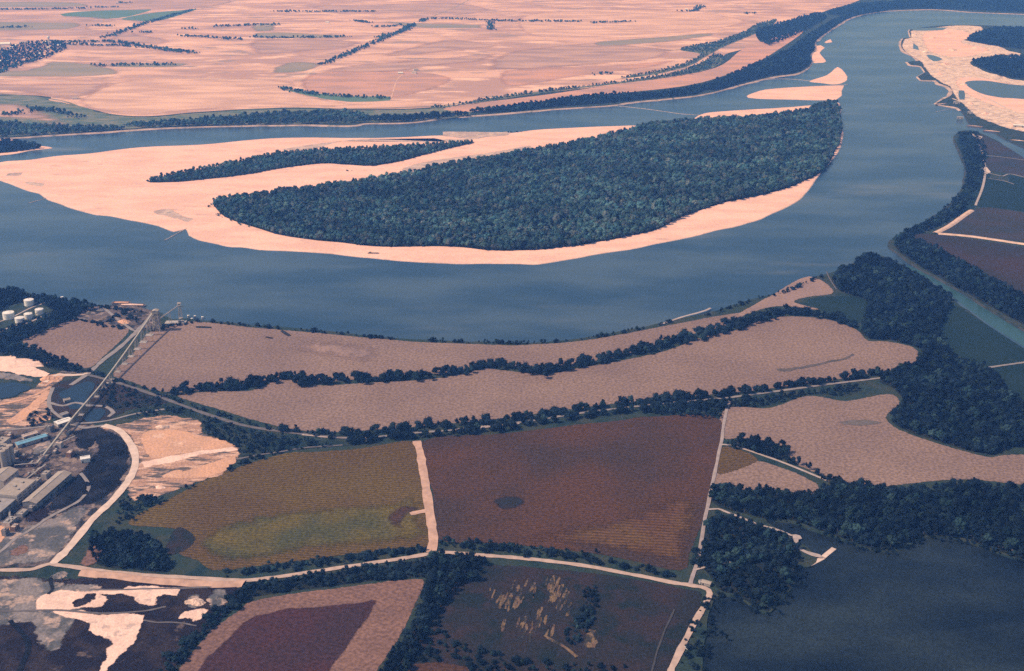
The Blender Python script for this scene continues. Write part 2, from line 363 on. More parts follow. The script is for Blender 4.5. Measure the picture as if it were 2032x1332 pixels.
class MB:
    def __init__(s): s.v = []; s.f = []
    def add(s, v, f):
        k = len(s.v); s.v += [tuple(x) for x in v]; s.f += [[i+k for i in q] for q in f]; return s
    def box(s, c, d, rz=0.0):
        cx, cy, cz = c; dx, dy, dz = d[0]/2, d[1]/2, d[2]/2; ca, sa = math.cos(rz), math.sin(rz); v = []
        for z in (-dz, dz):
            for x, y in ((-dx, -dy), (dx, -dy), (dx, dy), (-dx, dy)): v.append((cx+x*ca-y*sa, cy+x*sa+y*ca, cz+z))
        return s.add(v, [(3, 2, 1, 0), (4, 5, 6, 7), (0, 1, 5, 4), (1, 2, 6, 5), (2, 3, 7, 6), (3, 0, 4, 7)])
    def beam(s, a, b, w, h=None):
        a, b = Vector(a), Vector(b); h = h or w; d = (b-a).normalized()
        u = d.cross(Vector((0, 0, 1)))
        u = Vector((1, 0, 0)) if u.length < 1e-3 else u.normalized()
        n = u.cross(d); v = []
        for p in (a, b):
            for i, j in ((-1, -1), (1, -1), (1, 1), (-1, 1)): v.append(p+u*(i*w/2)+n*(j*h/2))
        return s.add(v, [(3, 2, 1, 0), (4, 5, 6, 7), (0, 1, 5, 4), (1, 2, 6, 5), (2, 3, 7, 6), (3, 0, 4, 7)])
    def lathe(s, c, prof, n=20):
        v = []; f = []; cx, cy, cz = c
        for r, z in prof:
            for i in range(n): a = 2*math.pi*i/n; v.append((cx+r*math.cos(a), cy+r*math.sin(a), cz+z))
        for k in range(len(prof)-1):
            for i in range(n): j = (i+1) % n; f.append((k*n+i, k*n+j, (k+1)*n+j, (k+1)*n+i))
        f.append(tuple(range((len(prof)-1)*n, len(prof)*n))); f.append(tuple(reversed(range(n))))
        return s.add(v, f)
    def gable(s, c, d, rise, over=0.6, thick=0.25, rz=0.0):
        """gabled roof slab, ridge along local x"""
        L, Wd = d[0]/2+over, d[1]/2+over; ca, sa = math.cos(rz), math.sin(rz)
        pr = [(-Wd, 0), (0, rise), (Wd, 0), (Wd, -thick), (0, rise-thick), (-Wd, -thick)]; v = []
        for x in (-L, L):
            for y, z in pr: v.append((c[0]+x*ca-y*sa, c[1]+x*sa+y*ca, c[2]+z))
        f = [(i, (i+1) % 6, 6+(i+1) % 6, 6+i) for i in range(6)]+[(0, 5, 4, 1), (1, 4, 3, 2), (6, 7, 10, 11), (7, 8, 9, 10)]
        return s.add(v, f)
    def build(s, name, mat, parent=None, smooth_=False):
        me = bpy.data.meshes.new(name); me.from_pydata(s.v, [], s.f); me.validate(); me.update()
        bm = bmesh.new(); bm.from_mesh(me); bmesh.ops.recalc_face_normals(bm, faces=bm.faces); bm.to_mesh(me); bm.free()
        if smooth_:
            for p in me.polygons: p.use_smooth = True
        return link(name, me, mat, parent)
def copy_tree(o, parent=None):
    c = o.copy(); C.objects.link(c); c.parent = parent
    for ch in list(o.children): copy_tree(ch, c)
    return c

# ================================================================== SETTING
WZ = -3.0      # water level
RIVER = [(-700, 300), (-300, 283), (0, 274), (100, 268), (200, 262), (300, 255), (400, 251), (500, 249), (600, 247.5), (695, 249), (725, 245), (810, 243), (900, 232),
 (1000, 225), (1100, 216), (1200, 210), (1250, 203), (1310, 197), (1370, 191), (1420, 182), (1470, 168), (1530, 153), (1580, 146), (1606, 132), (1612, 122), (1606, 112), (1618, 98), (1617, 84),
 (1640, 64), (1668, 46), (1692, 34), (1740, 24), (1800, 20), (1860, 19), (1930, 24), (2032, 28), (2200, 33), (2600, 40),
 (2600, 66), (2200, 60), (2032, 54), (1950, 50), (1880, 50), (1818, 56), (1803, 62), (1806, 74), (1792, 76), (1787, 90), (1796, 102), (1818, 112), (1826, 120), (1800, 123), (1806, 129), (1828, 132), (1836, 143),
 (1820, 152), (1826, 159), (1858, 160), (1864, 166), (1884, 173), (1890, 186), (1870, 198), (1858, 205), (1876, 210), (1900, 214), (1918, 232), (1925, 245), (1965, 258), (2032, 292), (2300, 400),
 (2300, 425), (2032, 318), (1985, 284), (1945, 264), (1916, 259), (1900, 263), (1893, 276), (1904, 300), (1915, 330), (1916, 355), (1906, 380), (1882, 408), (1850, 430), (1818, 450), (1785, 466), (1766, 476), (1762, 487), (1780, 500),
 (1812, 524), (1870, 556), (1930, 592), (2032, 654), (2250, 780), (2250, 830), (2032, 690), (1975, 655), (1925, 620), (1885, 590), (1840, 558), (1790, 526), (1750, 508), (1722, 506),
 (1690, 522), (1650, 541), (1610, 553), (1560, 577), (1500, 592), (1440, 611), (1400, 622), (1340, 634), (1290, 646), (1180, 667), (1060, 680), (960, 678), (800, 672), (640, 657), (500, 644), (400, 635), (372, 632), (340, 632), (315, 618),
 (285, 614), (230, 612), (190, 606), (150, 600), (100, 594), (60, 584), (30, 576), (0, 570), (-300, 540), (-700, 520)]
LAKE = [(1520, 1032), (1570, 1036), (1630, 1056), (1690, 1078), (1740, 1092), (1790, 1088), (1830, 1066), (1890, 1066), (1960, 1088), (2032, 1114), (2300, 1200), (2300, 1700), (1400, 1700), (1388, 1500), (1392, 1332),
 (1400, 1260), (1410, 1205), (1424, 1182), (1465, 1184), (1500, 1206), (1525, 1216), (1545, 1196), (1568, 1172), (1580, 1145), (1582, 1124), (1604, 1124), (1622, 1110), (1600, 1086), (1570, 1066), (1540, 1048)]
riv = outline(RIVER, 0, 5, 1.6, 11); lak = outline(LAKE, 0, 5, 0.9, 12)
# ground: one sheet to the horizon with the river and the lake cut out
R_ = 24000.0
outer = np.array([(-R_, -4000), (R_, -4000), (R_, R_), (-R_, R_)], float)
def cut_sheet(loops):
    pts = []; edges = []
    for q in loops:
        k = len(pts); pts += [Vector((float(a), float(b))) for a, b in q]; n = len(q)
        edges += [(k+i, k+(i+1) % n) for i in range(n)]
    v, e, f, *_ = delaunay_2d_cdt(pts, edges, [], 0, 1e-4)
    vv = np.array([(a.x, a.y) for a in v]); f = [tuple(t) for t in f]
    cen = np.array([vv[list(t)].mean(0) for t in f])
    return vv, f, cen
grid = []
for gy in np.linspace(400, 12000, 40):
    for gx in np.linspace(-0.7, 0.7, 24): grid.append((gx*gy*1.2, gy))
vv, ff, cen = cut_sheet([outer, riv, lak])
keep = ~(inside(cen, riv) | inside(cen, lak))
ground = raw('ground', [(a, b, 0.0) for a, b in vv], [t for t, k in zip(ff, keep) if k], 'grass')
tag(ground, 'flat green-brown bottomland on both banks of the river', kind='structure')
def bank(name, q, w, zb, label, mat='bank', keep=None):
    """slope from the land's edge down under the water"""
    r = np.random.default_rng(len(q)); n = len(q)
    wob = 1+0.35*np.sin(np.arange(n)*0.31)+0.2*r.normal(size=n)
    ins = q.copy(); e = offset(q, -1.0)-q; ins = q+e*(w*np.clip(wob, 0.5, 1.7))[:, None]
    mid = q+e*(w*0.35*np.clip(wob, 0.5, 1.7))[:, None]
    v = [(a, b, 0.0) for a, b in q]+[(a, b, zb*0.5) for a, b in mid]+[(a, b, zb-0.8) for a, b in ins]
    f = []
    for k in range(2):
        for i in range(n):
            j = (i+1) % n; f.append((k*n+i, k*n+j, (k+1)*n+j, (k+1)*n+i))
    if keep is not None: f = [t for t in f if keep[t[0] % n]]
    o = raw(name, v, f, mat)
    return tag(o, label, kind='structure')
rp = P(riv); bright = ((rp[:, 1] < 235) & (rp[:, 0] < 1800)) | ((rp[:, 1] < 300) & (rp[:, 0] < 1500)) | (rp[:, 1] < 225)
bank('river_bank', riv, 15.0, WZ, 'pale eroded bank along the river\'s north and far reaches', keep=bright)
bank('river_bank', riv, 5.0, WZ, 'dark muddy bank along the river\'s south side and side channel', 'dark_bank', keep=~bright)
bank('lake_shore', lak, 2.5, -1.6, 'low earthen shore around the dark lake', 'scrub_floor')
sheet_q('river', offset(riv, 1.0), WZ, 'river', 'wide blue-grey river bending round the sandy island')
sheet_q('lake', offset(lak, 1.0), -1.6, 'lake', 'dark flooded lake beside the wooded spit')
sheet_q('side_channel', outline([(1795, 528), (1815, 532), (1870, 562), (1930, 598), (2032, 660), (2250, 790), (2250, 835), (2032, 688), (1975, 652), (1925, 616), (1885, 586), (1840, 553)], WZ), WZ+0.05, 'canal', 'pale green side channel joining the river beside the woods')

def sandbar(name, pts, label, rise=1.0, inset=5.0, amp=2.0):
    q = outline(pts, WZ, 5, amp, 3); n = len(q)
    a = offset(q, -inset); b = offset(q, -inset*2.2)
    v = [(x, y, WZ-0.5) for x, y in q]+[(x, y, WZ+rise*0.6) for x, y in a]+[(x, y, WZ+rise) for x, y in b]
    f = []
    for k in range(2):
        for i in range(n): j = (i+1) % n; f.append((k*n+i, k*n+j, (k+1)*n+j, (k+1)*n+i))
    f.append(list(range(2*n, 3*n)))
    o = raw(name, v, f, ['sand', 'damp_sand'])
    for p_ in o.data.polygons[:n]: p_.material_index = 1
    return tag(o, label, kind='structure')
IZ = WZ+1.0
sandbar('sandbar', [(-40, 340), (0, 322), (60, 317), (100, 311), (180, 304), (280, 292), (400, 287), (500, 277), (600, 273), (700, 274), (770, 273), (870, 269), (900, 270), (1000, 265), (1060, 258), (1120, 254), (1250, 249),
 (1262, 249), (1290, 246), (1340, 241), (1374, 237), (1386, 229), (1420, 222), (1500, 217), (1560, 213), (1615, 208), (1632, 202), (1662, 201), (1670, 215), (1668, 240), (1675, 262), (1672, 280), (1660, 308), (1640, 337), (1620, 358), (1600, 386), (1560, 414), (1500, 440), (1420, 460),
 (1350, 476), (1250, 496), (1160, 511), (1070, 526), (1000, 525), (900, 524), (800, 520), (700, 509), (600, 502), (500, 495), (450, 490), (400, 479), (374, 468), (370, 456), (345, 461), (325, 455), (300, 446), (220, 430), (180, 426), (120, 406), (88, 396), (72, 386), (40, 374), (0, 359), (-25, 350)],
 'long peach-coloured sandbar island with two woods on it')
sandbar('sandbar', [(1480, 191), (1520, 178), (1600, 172), (1676, 170), (1672, 181), (1660, 198), (1560, 198), (1500, 196)], 'lens-shaped bare sandbar off the island\'s wooded tip', 0.6, 4)
sandbar('sandbar', [(1603, 161), (1640, 149), (1662, 133), (1678, 145), (1683, 159), (1660, 168), (1625, 165)], 'small fan-shaped bare sandbar beyond the stone dike', 0.6, 4)
sandbar('sandbar', [(-200, 318), (0, 309), (60, 300), (107, 294), (72, 288), (40, 280), (0, 277), (-200, 284)], 'low sandbar islet with a clump of trees against the north bank', 0.8, 4)
for pts in ([(1610, 122), (1616, 92), (1628, 90), (1637, 95), (1627, 105), (1640, 122), (1625, 125)], [(1635, 84), (1648, 78), (1652, 84), (1640, 86)], [(1510, 152), (1536, 147), (1556, 147), (1536, 153)]):
    sandbar('sandbar', pts, 'tiny sand spit at the foot of the wooded north bank', 0.5, 2, 0.6)['group'] = 'sand spits along the north bank'

# island surfaces
for pts, m, l in (([(620, 296), (700, 277), (870, 281), (940, 276), (960, 270), (900, 277), (860, 275), (880, 283), (700, 280), (640, 285), (560, 297)], 'damp_sand', 'brown silty streak along the back channel of the sandbar'),
                  ([(800, 335), (850, 320), (960, 305), (1050, 290), (1060, 296), (960, 312), (860, 330), (800, 345)], 'damp_sand', 'brown weedy fringe between the sand and the big island wood'),
                  ([(880, 262), (960, 263), (1010, 262), (1000, 268), (930, 274), (880, 270)], 'damp_sand', 'silty brown shelf at the back edge of the sandbar'),
                  ([(305, 420), (335, 415), (360, 428), (380, 435), (372, 440), (345, 432), (315, 426)], 'damp_sand', 'dark drift line of debris on the sandbar'),
                  ([(15, 345), (45, 343), (40, 348), (15, 349)], 'damp_sand', 'dark wet hollow near the sandbar point'),
                  ([(50, 362), (85, 365), (88, 369), (55, 366)], 'damp_sand', 'dark drift patch beside the waterline')):
    sheet('silt_patch', pts, m, l, 0.05, 5, 3.0, zb=IZ, soft=14, ns=0.03)
FLOORS = []

# north plain -----------------------------------------------------------
FARM = [(-900, -140), (1500, -140), (1760, -40), (1700, 2), (1630, 25), (1560, 60), (1500, 90), (1440, 108), (1420, 130), (1300, 158), (1100, 182), (960, 200), (850, 214), (700, 217), (560, 214), (400, 222), (300, 231), (220, 226), (160, 212), (100, 200), (0, 188), (-900, 180)]
sheet('farmland', FARM, 'farmland', 'broad peach-coloured plain of harvested fields north of the river', 0.10, 5, 3)
sheet('north_bank_scrub', [(-500, 215), (0, 190), (100, 200), (160, 212), (220, 228), (300, 233), (400, 224), (560, 216), (700, 219), (850, 216), (930, 212), (930, 229), (820, 240), (720, 243), (600, 245), (400, 249), (300, 252), (200, 259), (0, 271), (-500, 290)], 'north_scrub', 'rough green scrubland between the plain and the north bank', 0.12, 5, 3, soft=20, ns=0.02)
sheet('field', [(880, 216), (960, 203), (1100, 186), (1230, 166), (1300, 158), (1420, 135), (1480, 95), (1590, 60), (1570, 82), (1500, 125), (1440, 150), (1350, 172), (1200, 188), (1130, 193), (1000, 213), (930, 222)], 'orange_field', 'long narrow orange field between the levee trees and the north bank woods', 0.14, 5, 2)
far = [
 ('green_field', [(120, 28), (180, 22), (270, 20), (300, 20), (235, 36), (130, 36)], 'small blue-green field on the far plain'),
 ('green_field', [(240, 38), (300, 26), (370, 20), (388, 19), (330, 38), (290, 42)], 'blue-green strip field ending at the far farm lane'),
 ('mauve_field', [(-300, -20), (180, -20), (400, -5), (470, 2), (400, 16), (300, 20), (140, 22), (-300, 24)], 'mauve ploughed field at the plain\'s far edge'),
 ('mauve_field', [(-300, 29), (120, 31), (230, 38), (290, 43), (250, 60), (180, 70), (100, 72), (-300, 74)], 'mauve ploughed field behind the village'),
 ('peach_field', [(165, 55), (230, 40), (285, 45), (270, 58), (200, 62)], 'pale peach field beside the far green strip'),
 ('mauve_field', [(212, 76), (250, 66), (340, 78), (320, 90), (250, 84)], 'dull wedge-shaped field within the fork of tree rows'),
 ('olive_field', [(-300, 112), (20, 140), (100, 122), (190, 128), (240, 145), (150, 153), (0, 153), (-300, 158)], 'grey-green meadow below the village'),
 ('mauve_field', [(-300, 166), (150, 165), (232, 160), (185, 190), (142, 200), (100, 196), (0, 182), (-300, 178)], 'mauve field between the meadow and the levee'),
 ('peach_field', [(152, 206), (182, 182), (250, 160), (400, 154), (500, 155), (590, 165), (592, 178), (620, 190), (690, 204), (780, 206), (640, 212), (400, 218), (300, 229), (225, 226)], 'large peach field along the scrub margin'),
 ('orange_field', [(592, 160), (620, 146), (700, 140), (830, 143), (900, 155), (870, 175), (785, 194), (700, 194), (620, 184), (592, 175)], 'rusty orange field inside the green crescent'),
 ('green_field', [(562, 178), (620, 184), (680, 191), (773, 192), (772, 199), (700, 202), (630, 194)], 'green crescent strip around the rusty orange field'),
 ('mauve_field', [(617, 142), (700, 128), (780, 122), (900, 112), (1000, 104), (960, 122), (880, 130), (800, 142), (700, 146)], 'mauve band above the rusty orange field'),
 ('mauve_field', [(745, 112), (800, 96), (880, 78), (960, 84), (1000, 92), (900, 102), (800, 112)], 'mauve band east of the diagonal hedgerow'),
 ('olive_field', [(500, 66), (560, 64), (640, 68), (690, 72), (660, 76), (500, 76)], 'grey-green strip along the far farmstead hedge'),
 ('mauve_field', [(500, 80), (640, 78), (720, 84), (690, 96), (600, 104), (500, 108)], 'dull mauve strip field west of the diagonal hedgerow'),
 ('olive_field', [(500, 48), (552, 48), (548, 60), (500, 62)], 'grassy plot around the farmstead'),
 ('peach_field', [(1050, 28), (1300, 20), (1480, 40), (1400, 60), (1200, 72), (1050, 70)], 'pale peach field on the eastern part of the plain'),
 ('mauve_field', [(1000, 104), (1180, 84), (1250, 90), (1340, 100), (1300, 118), (1150, 132), (1000, 140), (960, 136)], 'mauve field west of the oxbow'),
 ('orange_field', [(1000, 140), (1200, 130), (1340, 118), (1370, 100), (1350, 118), (1290, 134), (1150, 152), (1010, 172)], 'pinkish field along the levee trees'),
 ('mauve_field', [(620, 12), (760, 8), (900, 6), (980, 20), (900, 30), (760, 26), (640, 22)], 'mauve field behind the longest far hedgerow'),
 ('olive_field', [(540, 135), (580, 123), (640, 126), (640, 132), (600, 143), (540, 145)], 'pale wedge-shaped plot at the foot of the diagonal hedgerow'),
 ('olive_field', [(210, 127), (330, 124), (380, 128), (330, 134), (215, 134)], 'narrow grey-green strip on the peach plain'),
 ('olive_field', [(-300, 40), (60, 44), (160, 46), (150, 56), (60, 60), (-300, 62)], 'grey-green pasture strip above the village'),
 ('olive_field', [(-300, 4), (80, 4), (170, 8), (120, 14), (-300, 14)], 'grey-green pasture strip at the plain\'s far corner'),
 ('olive_field', [(1180, 84), (1300, 74), (1400, 66), (1420, 70), (1320, 84), (1200, 92)], 'grey-green strip field west of the oxbow'),
 ('olive_field', [(760, 44), (840, 46), (960, 50), (960, 56), (840, 56)], 'grey-green strip below the far lane\'s hedge'),
 ('mauve_field', [(0, 205), (60, 208), (150, 250), (110, 250), (0, 236), (-300, 240), (-300, 205)], 'brown field behind the riverside wood'),
]
for m, pts, l in far: sheet('field', pts, m, l, 0.16, 5, 2.5, soft=110 if m == 'mauve_field' else 60 if m != 'green_field' else 14, ns=0.012, grad=m != 'green_field')
ribbon('levee_road', [(-100, 178), (0, 186), (80, 194), (130, 202), (170, 217), (215, 230), (300, 235), (420, 224), (560, 214), (700, 216), (840, 212), (930, 203)], 10, 'north_scrub', 'grassy levee road curving along the north plain', 0.3)
ribbon('farm_lane', [(-100, 157), (0, 157), (140, 162)], 9, 'white_road', 'straight white lane below the village', 0.3)
ribbon('farm_lane', [(250, 152), (400, 156), (520, 158), (600, 150), (640, 130)], 6, 'white_road', 'pale lane crossing the peach plain', 0.3)
ribbon('farm_lane', [(775, 200), (782, 175), (790, 155), (800, 148)], 5, 'peach_field', 'thin lane running up to the orange field farmstead', 0.3)
ribbon('farm_lane', [(390, 20), (440, 8), (490, -6), (560, -30)], 8, 'olive_field', 'far lane leaving the plain by the tree row', 0.3)
ribbon('farm_lane', [(850, 36), (900, 16), (935, -2), (980, -25)], 8, 'olive_field', 'far lane at the end of the diagonal hedgerow', 0.3)

# right bank ------------------------------------------------------------
sheet('sand_workings', [(1806, 62), (1830, 58), (1900, 51), (1945, 53), (1952, 60), (1930, 70), (1912, 80), (1980, 92), (1996, 100), (2025, 107), (2020, 115), (1960, 114), (1925, 124), (1950, 140), (1990, 152), (2032, 160), (2300, 180), (2300, 330), (2032, 262), (1985, 250), (1940, 230), (1915, 212), (1892, 185),
 (1886, 172), (1866, 163), (1840, 143), (1828, 125), (1800, 104), (1790, 90), (1794, 78), (1808, 75)], 'quarry', 'bright sand and gravel workings on the far right bank', 0.14, 5, 4, soft=14, ns=0.04)
sheet('gravel_flat', [(1905, 155), (1960, 157), (2032, 170), (2300, 190), (2300, 300), (2032, 225), (1980, 212), (1930, 192), (1900, 172)], 'sand', 'smooth peach gravel flat beside the workings pond', 0.2, 5, 3, soft=24, ns=0.03)
sheet('gravel_flat', [(1835, 66), (1900, 60), (1930, 72), (1905, 84), (1960, 98), (1920, 112), (1870, 110), (1840, 96)], 'sand', 'smooth peach gravel flat at the tip of the workings', 0.2, 5, 4, soft=30, ns=0.03)
sheet('pond', [(1915, 164), (1950, 160), (1995, 166), (2032, 170), (2300, 190), (2300, 222), (2032, 197), (1985, 194), (1940, 183)], 'pond', 'long blue settling pond in the sand workings', 0.3, 5, 1.5)
for pts in ([(1812, 86), (1822, 92), (1824, 100), (1812, 97)], [(1838, 110), (1852, 110), (1870, 118), (1852, 122)], [(1808, 57), (1880, 55), (1870, 60), (1812, 61)], [(1902, 180), (1914, 180), (1914, 198), (1904, 198)]):
    sheet('pool', pts, 'pond', 'small dark pool among the sand heaps', 0.3, 5, 1.0)['group'] = 'pools in the sand workings'
ribbon('haul_road', [(1890, 196), (1940, 214), (2000, 232), (2060, 250), (2200, 300)], 10, 'white_road', 'straight pale haul road leaving the sand workings', 0.5)
ribbon('haul_road', [(1940, 186), (1980, 206), (2032, 234), (2200, 310)], 10, 'white_road', 'pale track across the gravel flat', 0.5)
RF = [
 ('dark_green_field', [(1918, 262), (1945, 268), (1958, 290), (1965, 345), (1948, 400), (1900, 432), (1860, 450), (1810, 470), (1780, 480), (1772, 474), (1860, 430), (1905, 388), (1920, 350), (1912, 312), (1898, 280)], 'dark grassy shore of the wooded peninsula'),
 ('grey_field', [(1942, 268), (1985, 284), (2035, 316), (2080, 345), (2032, 318), (1962, 308)], 'mauve-grey field at the tip of the peninsula'),
 ('grey_field', [(1962, 312), (2032, 318), (2300, 400), (2300, 420), (2032, 350), (1960, 338)], 'mauve-grey field below the peninsula lane'),
 ('dark_green_field', [(1960, 356), (2000, 360), (2032, 352), (2300, 420), (2300, 470), (2032, 420), (1938, 408)], 'dark green wet meadow inside the levee corner'),
 ('grey_field', [(1935, 414), (2032, 422), (2300, 470), (2300, 530), (2032, 480), (1870, 462)], 'scrubby grey field enclosed by the bare levee'),
 ('mauve_dark', [(1800, 478), (1845, 464), (2032, 492), (2300, 545), (2300, 760), (2032, 612), (1900, 522), (1830, 488)], 'brown-mauve field between the levee and the side channel'),
]
field_mat('mauve_dark', (0.050, 0.030, 0.024), (0.030, 0.028, 0.026), 0.6, 0.08, 6, 0.4, 0.008, 0.2)
for m, pts, l in RF: sheet('field', pts, m, l, 0.14, 5, 1.5, soft=8, ns=0.05)
def levee(name, pts, w, h, mat, label):
    LAY[0] += 1
    c = jag(G(smooth(pts, False, 6)), 0.5, False, 5); t = np.gradient(c, axis=0); nr = np.stack([-t[:, 1], t[:, 0]], 1); nr /= np.linalg.norm(nr, axis=1, keepdims=True)
    v = []; f = []; z0 = 0.05
    for i in range(len(c)):
        for s, z in ((1, z0), (0.35, h), (-0.35, h), (-1, z0)):
            a = c[i]+nr[i]*w/2*s; v.append((a[0], a[1], z))
        if i:
            for k in range(3): j = 4*i+k; f.append((j-4, j-3, j+1, j))
    o = raw(name, v, f, mat)
    if o.data.polygons[1].normal.z < 0: o.data.flip_normals()
    return tag(o, label, 'levee')
plain_mat('bare_earth', (0.60, 0.39, 0.30), 0.95, 0.16, 0.08)
levee('levee', [(1856, 463), (1885, 448), (1905, 434), (1928, 418)], 16, 2.2, 'bare_earth', 'short bare earth levee arm climbing towards the meadow')
levee('levee', [(1862, 464), (1930, 470), (2032, 485), (2200, 510), (2400, 545)], 15, 2.2, 'bare_earth', 'long bare earth levee beside the brown-mauve field')
ribbon('farm_lane', [(1930, 266), (1948, 300), (1955, 338), (1950, 370), (1936, 408)], 6, 'pale_road', 'lane along the back of the peninsula', 0.4)
ribbon('farm_lane', [(1952, 308), (2032, 318), (2200, 345)], 5, 'grey_road', 'cross lane over the peninsula fields', 0.4)
ribbon('farm_lane', [(1955, 342), (1990, 350), (2000, 346), (2032, 352), (2200, 400)], 5, 'grey_road', 'curving lane past the wet meadow', 0.4)
ribbon('farm_lane', [(1960, 354), (1995, 360), (2012, 366)], 4, 'grey_road', 'stub lane ending in the wet meadow', 0.4)
sheet('gravel_pad', [(1928, 265), (1950, 272), (1946, 276), (1934, 273)], 'pale_road', 'pale gravel pad at the end of the peninsula lane', 0.3, 5, 0.5)
sheet('gravel_pad', [(1945, 334), (1958, 332), (1966, 342), (1952, 345)], 'white_road', 'pale gravel pad where two peninsula lanes meet', 0.3, 5, 0.5)

# south bank fields ------------------------------------------------------
SF = [
 ('stubble', [(225, 742), (262, 705), (292, 665), (330, 645), (380, 638), (500, 650), (640, 662), (800, 677), (960, 684), (1060, 685), (1180, 673), (1290, 653), (1400, 632), (1475, 622), (1440, 646), (1350, 670), (1290, 690), (1220, 708), (1150, 722), (1080, 737), (1000, 722), (960, 720), (900, 738), (760, 750), (680, 755), (620, 760), (590, 748), (530, 755), (470, 768), (330, 778), (262, 758)], 'tan-mauve stubble field along the riverbank'),
 ('stubble', [(352, 786), (420, 778), (500, 775), (545, 757), (575, 750), (605, 757), (640, 766), (700, 762), (830, 755), (900, 746), (960, 733), (1000, 735), (1080, 743), (1150, 731), (1300, 702), (1400, 668), (1460, 655), (1500, 640), (1560, 628), (1640, 634), (1700, 655), (1722, 676), (1760, 678), (1812, 690), (1822, 712), (1795, 730), (1740, 738), (1640, 756), (1450, 780), (1300, 792), (1150, 810), (1000, 830), (880, 842), (720, 854), (620, 857), (560, 848), (480, 826), (400, 802)], 'long tan stubble field between the winding hedgerow and the railway'),
 ('stubble', [(45, 682), (90, 657), (150, 634), (200, 638), (258, 652), (215, 698), (175, 730), (130, 716)], 'small tan stubble field beside the conveyor road'),
 ('pale_stubble', [(1478, 616), (1530, 587), (1605, 549), (1655, 580), (1600, 590), (1575, 600), (1625, 615), (1540, 608), (1468, 627)], 'pink stubble corner field at the woods\' tip'),
 ('stubble', [(1440, 812), (1530, 810), (1600, 786), (1680, 796), (1760, 782), (1785, 800), (1758, 828), (1780, 850), (1830, 870), (1900, 892), (1960, 907), (2032, 902), (2300, 905), (2300, 985), (2032, 962), (1900, 952), (1760, 964), (1680, 957), (1640, 946), (1570, 916), (1552, 885), (1480, 870), (1435, 868)], 'tan stubble field wrapping round the dark woods'),
 ('stubble', [(1424, 935), (1470, 920), (1500, 915), (1560, 932), (1622, 962), (1610, 982), (1540, 972), (1418, 968)], 'small wedge-shaped stubble field below the farm lane'),
 ('olive_crop', [(1430, 890), (1465, 892), (1505, 912), (1470, 930), (1424, 938)], 'brown-green corner plot by the lane junction'),
 ('olive_crop', [(255, 1038), (350, 982), (460, 932), (560, 902), (640, 896), (720, 890), (824, 877), (836, 940), (845, 1000), (852, 1078), (800, 1088), (600, 1112), (480, 1128), (425, 1132), (392, 1112), (352, 1096), (384, 1062), (332, 1047)], 'olive-brown row crop field with a green patch'),
 ('brown_crop', [(840, 875), (1000, 860), (1200, 838), (1300, 827), (1430, 834), (1412, 960), (1396, 1030), (1368, 1100), (1350, 1132), (1200, 1102), (1000, 1080), (872, 1070), (862, 1000), (852, 940)], 'large dark maroon field beside the dirt lane'),
 ('dark_green_field', [(1604, 594), (1690, 588), (1725, 602), (1705, 642), (1640, 620)], 'small dark green field against the woods'),
 ('dark_green_field', [(1866, 600), (1905, 612), (2032, 692), (2250, 830), (2250, 860), (2032, 720), (1950, 726), (1880, 690), (1860, 640)], 'dark green meadow between the woods and the side channel'),
 ('dark_green_field', [(1960, 735), (2032, 722), (2300, 860), (2300, 880), (2032, 800)], 'dark green meadow below the railway'),
 ('field_margin', [(300, 1400), (350, 1334), (430, 1245), (475, 1212), (520, 1188), (700, 1163), (838, 1150), (842, 1160), (800, 1250), (745, 1334), (700, 1400)], 'pinkish mown margin round the dark ploughed field'),
 ('scrub_field', [(860, 1185), (940, 1125), (1150, 1135), (1350, 1168), (1392, 1192), (1325, 1334), (1290, 1400), (780, 1400), (800, 1300)], 'dark overgrown field beside the gravel road'),
 ('brown_crop', [(780, 1400), (810, 1330), (850, 1316), (930, 1326), (965, 1350), (980, 1400)], 'brown field corner at the edge of the bottom woods'),
 ('scrub_field', [(330, 1095), (352, 1048), (384, 1062), (384, 1080), (350, 1100)], 'dark weedy corner of the olive field'),
]
for m, pts, l in SF: sheet('field', pts, m, l, 0.14, 5, 0.8, soft=4.5, ns=0.12)
SP = [
 ('green_crop', [(392, 1092), (405, 1056), (520, 1018), (640, 1002), (760, 994), (838, 985), (846, 1030), (849, 1070), (720, 1090), (600, 1100), (440, 1120)], 'yellow-green patch in the olive row crop'),
 ('ripe_crop', [(1000, 1068), (1200, 1030), (1330, 985), (1398, 1000), (1375, 1085), (1348, 1125), (1200, 1096)], 'straw-coloured drilled rows at the corner of the maroon field'),
 ('scrub_field', [(975, 990), (1000, 983), (1030, 985), (1046, 996), (1035, 1008), (1000, 1012), (980, 1004)], 'oval dark weedy hollow in the maroon field'),
 ('dark_crop', [(330, 1400), (385, 1334), (480, 1238), (560, 1210), (660, 1200), (745, 1194), (722, 1240), (655, 1334), (610, 1400)], 'dark ploughed field inside the pink margin'),
 ('brown_crop', [(768, 1040), (770, 1015), (800, 1000), (838, 1010), (812, 1025), (800, 1050), (845, 1062), (800, 1060)], 'bare brown loop of soil by the lane spur'),
 ('dry_grass', [(1160, 1255), (1180, 1252), (1182, 1275), (1168, 1282)], 'small dry grass spot in the overgrown field'),
 ('swale', [(1540, 733), (1570, 730), (1602, 727), (1640, 717), (1675, 710), (1692, 702), (1695, 705), (1676, 714), (1640, 721), (1602, 731), (1570, 735), (1545, 737)], 'thin dark grassy swale across the stubble'),
 ('stubble2', [(1660, 838), (1700, 832), (1755, 838), (1740, 845), (1680, 845)], 'faint dark smear in the stubble near the woods'),
 ('pale_stubble', [(560, 690), (640, 672), (760, 690), (740, 720), (640, 712)], 'paler worn patch in the riverbank stubble'),
]
field_mat('swale', (0.075, 0.066, 0.058), (0.12, 0.092, 0.08), 0, 0.05, 5, 0.4, 0.03, 0.3)
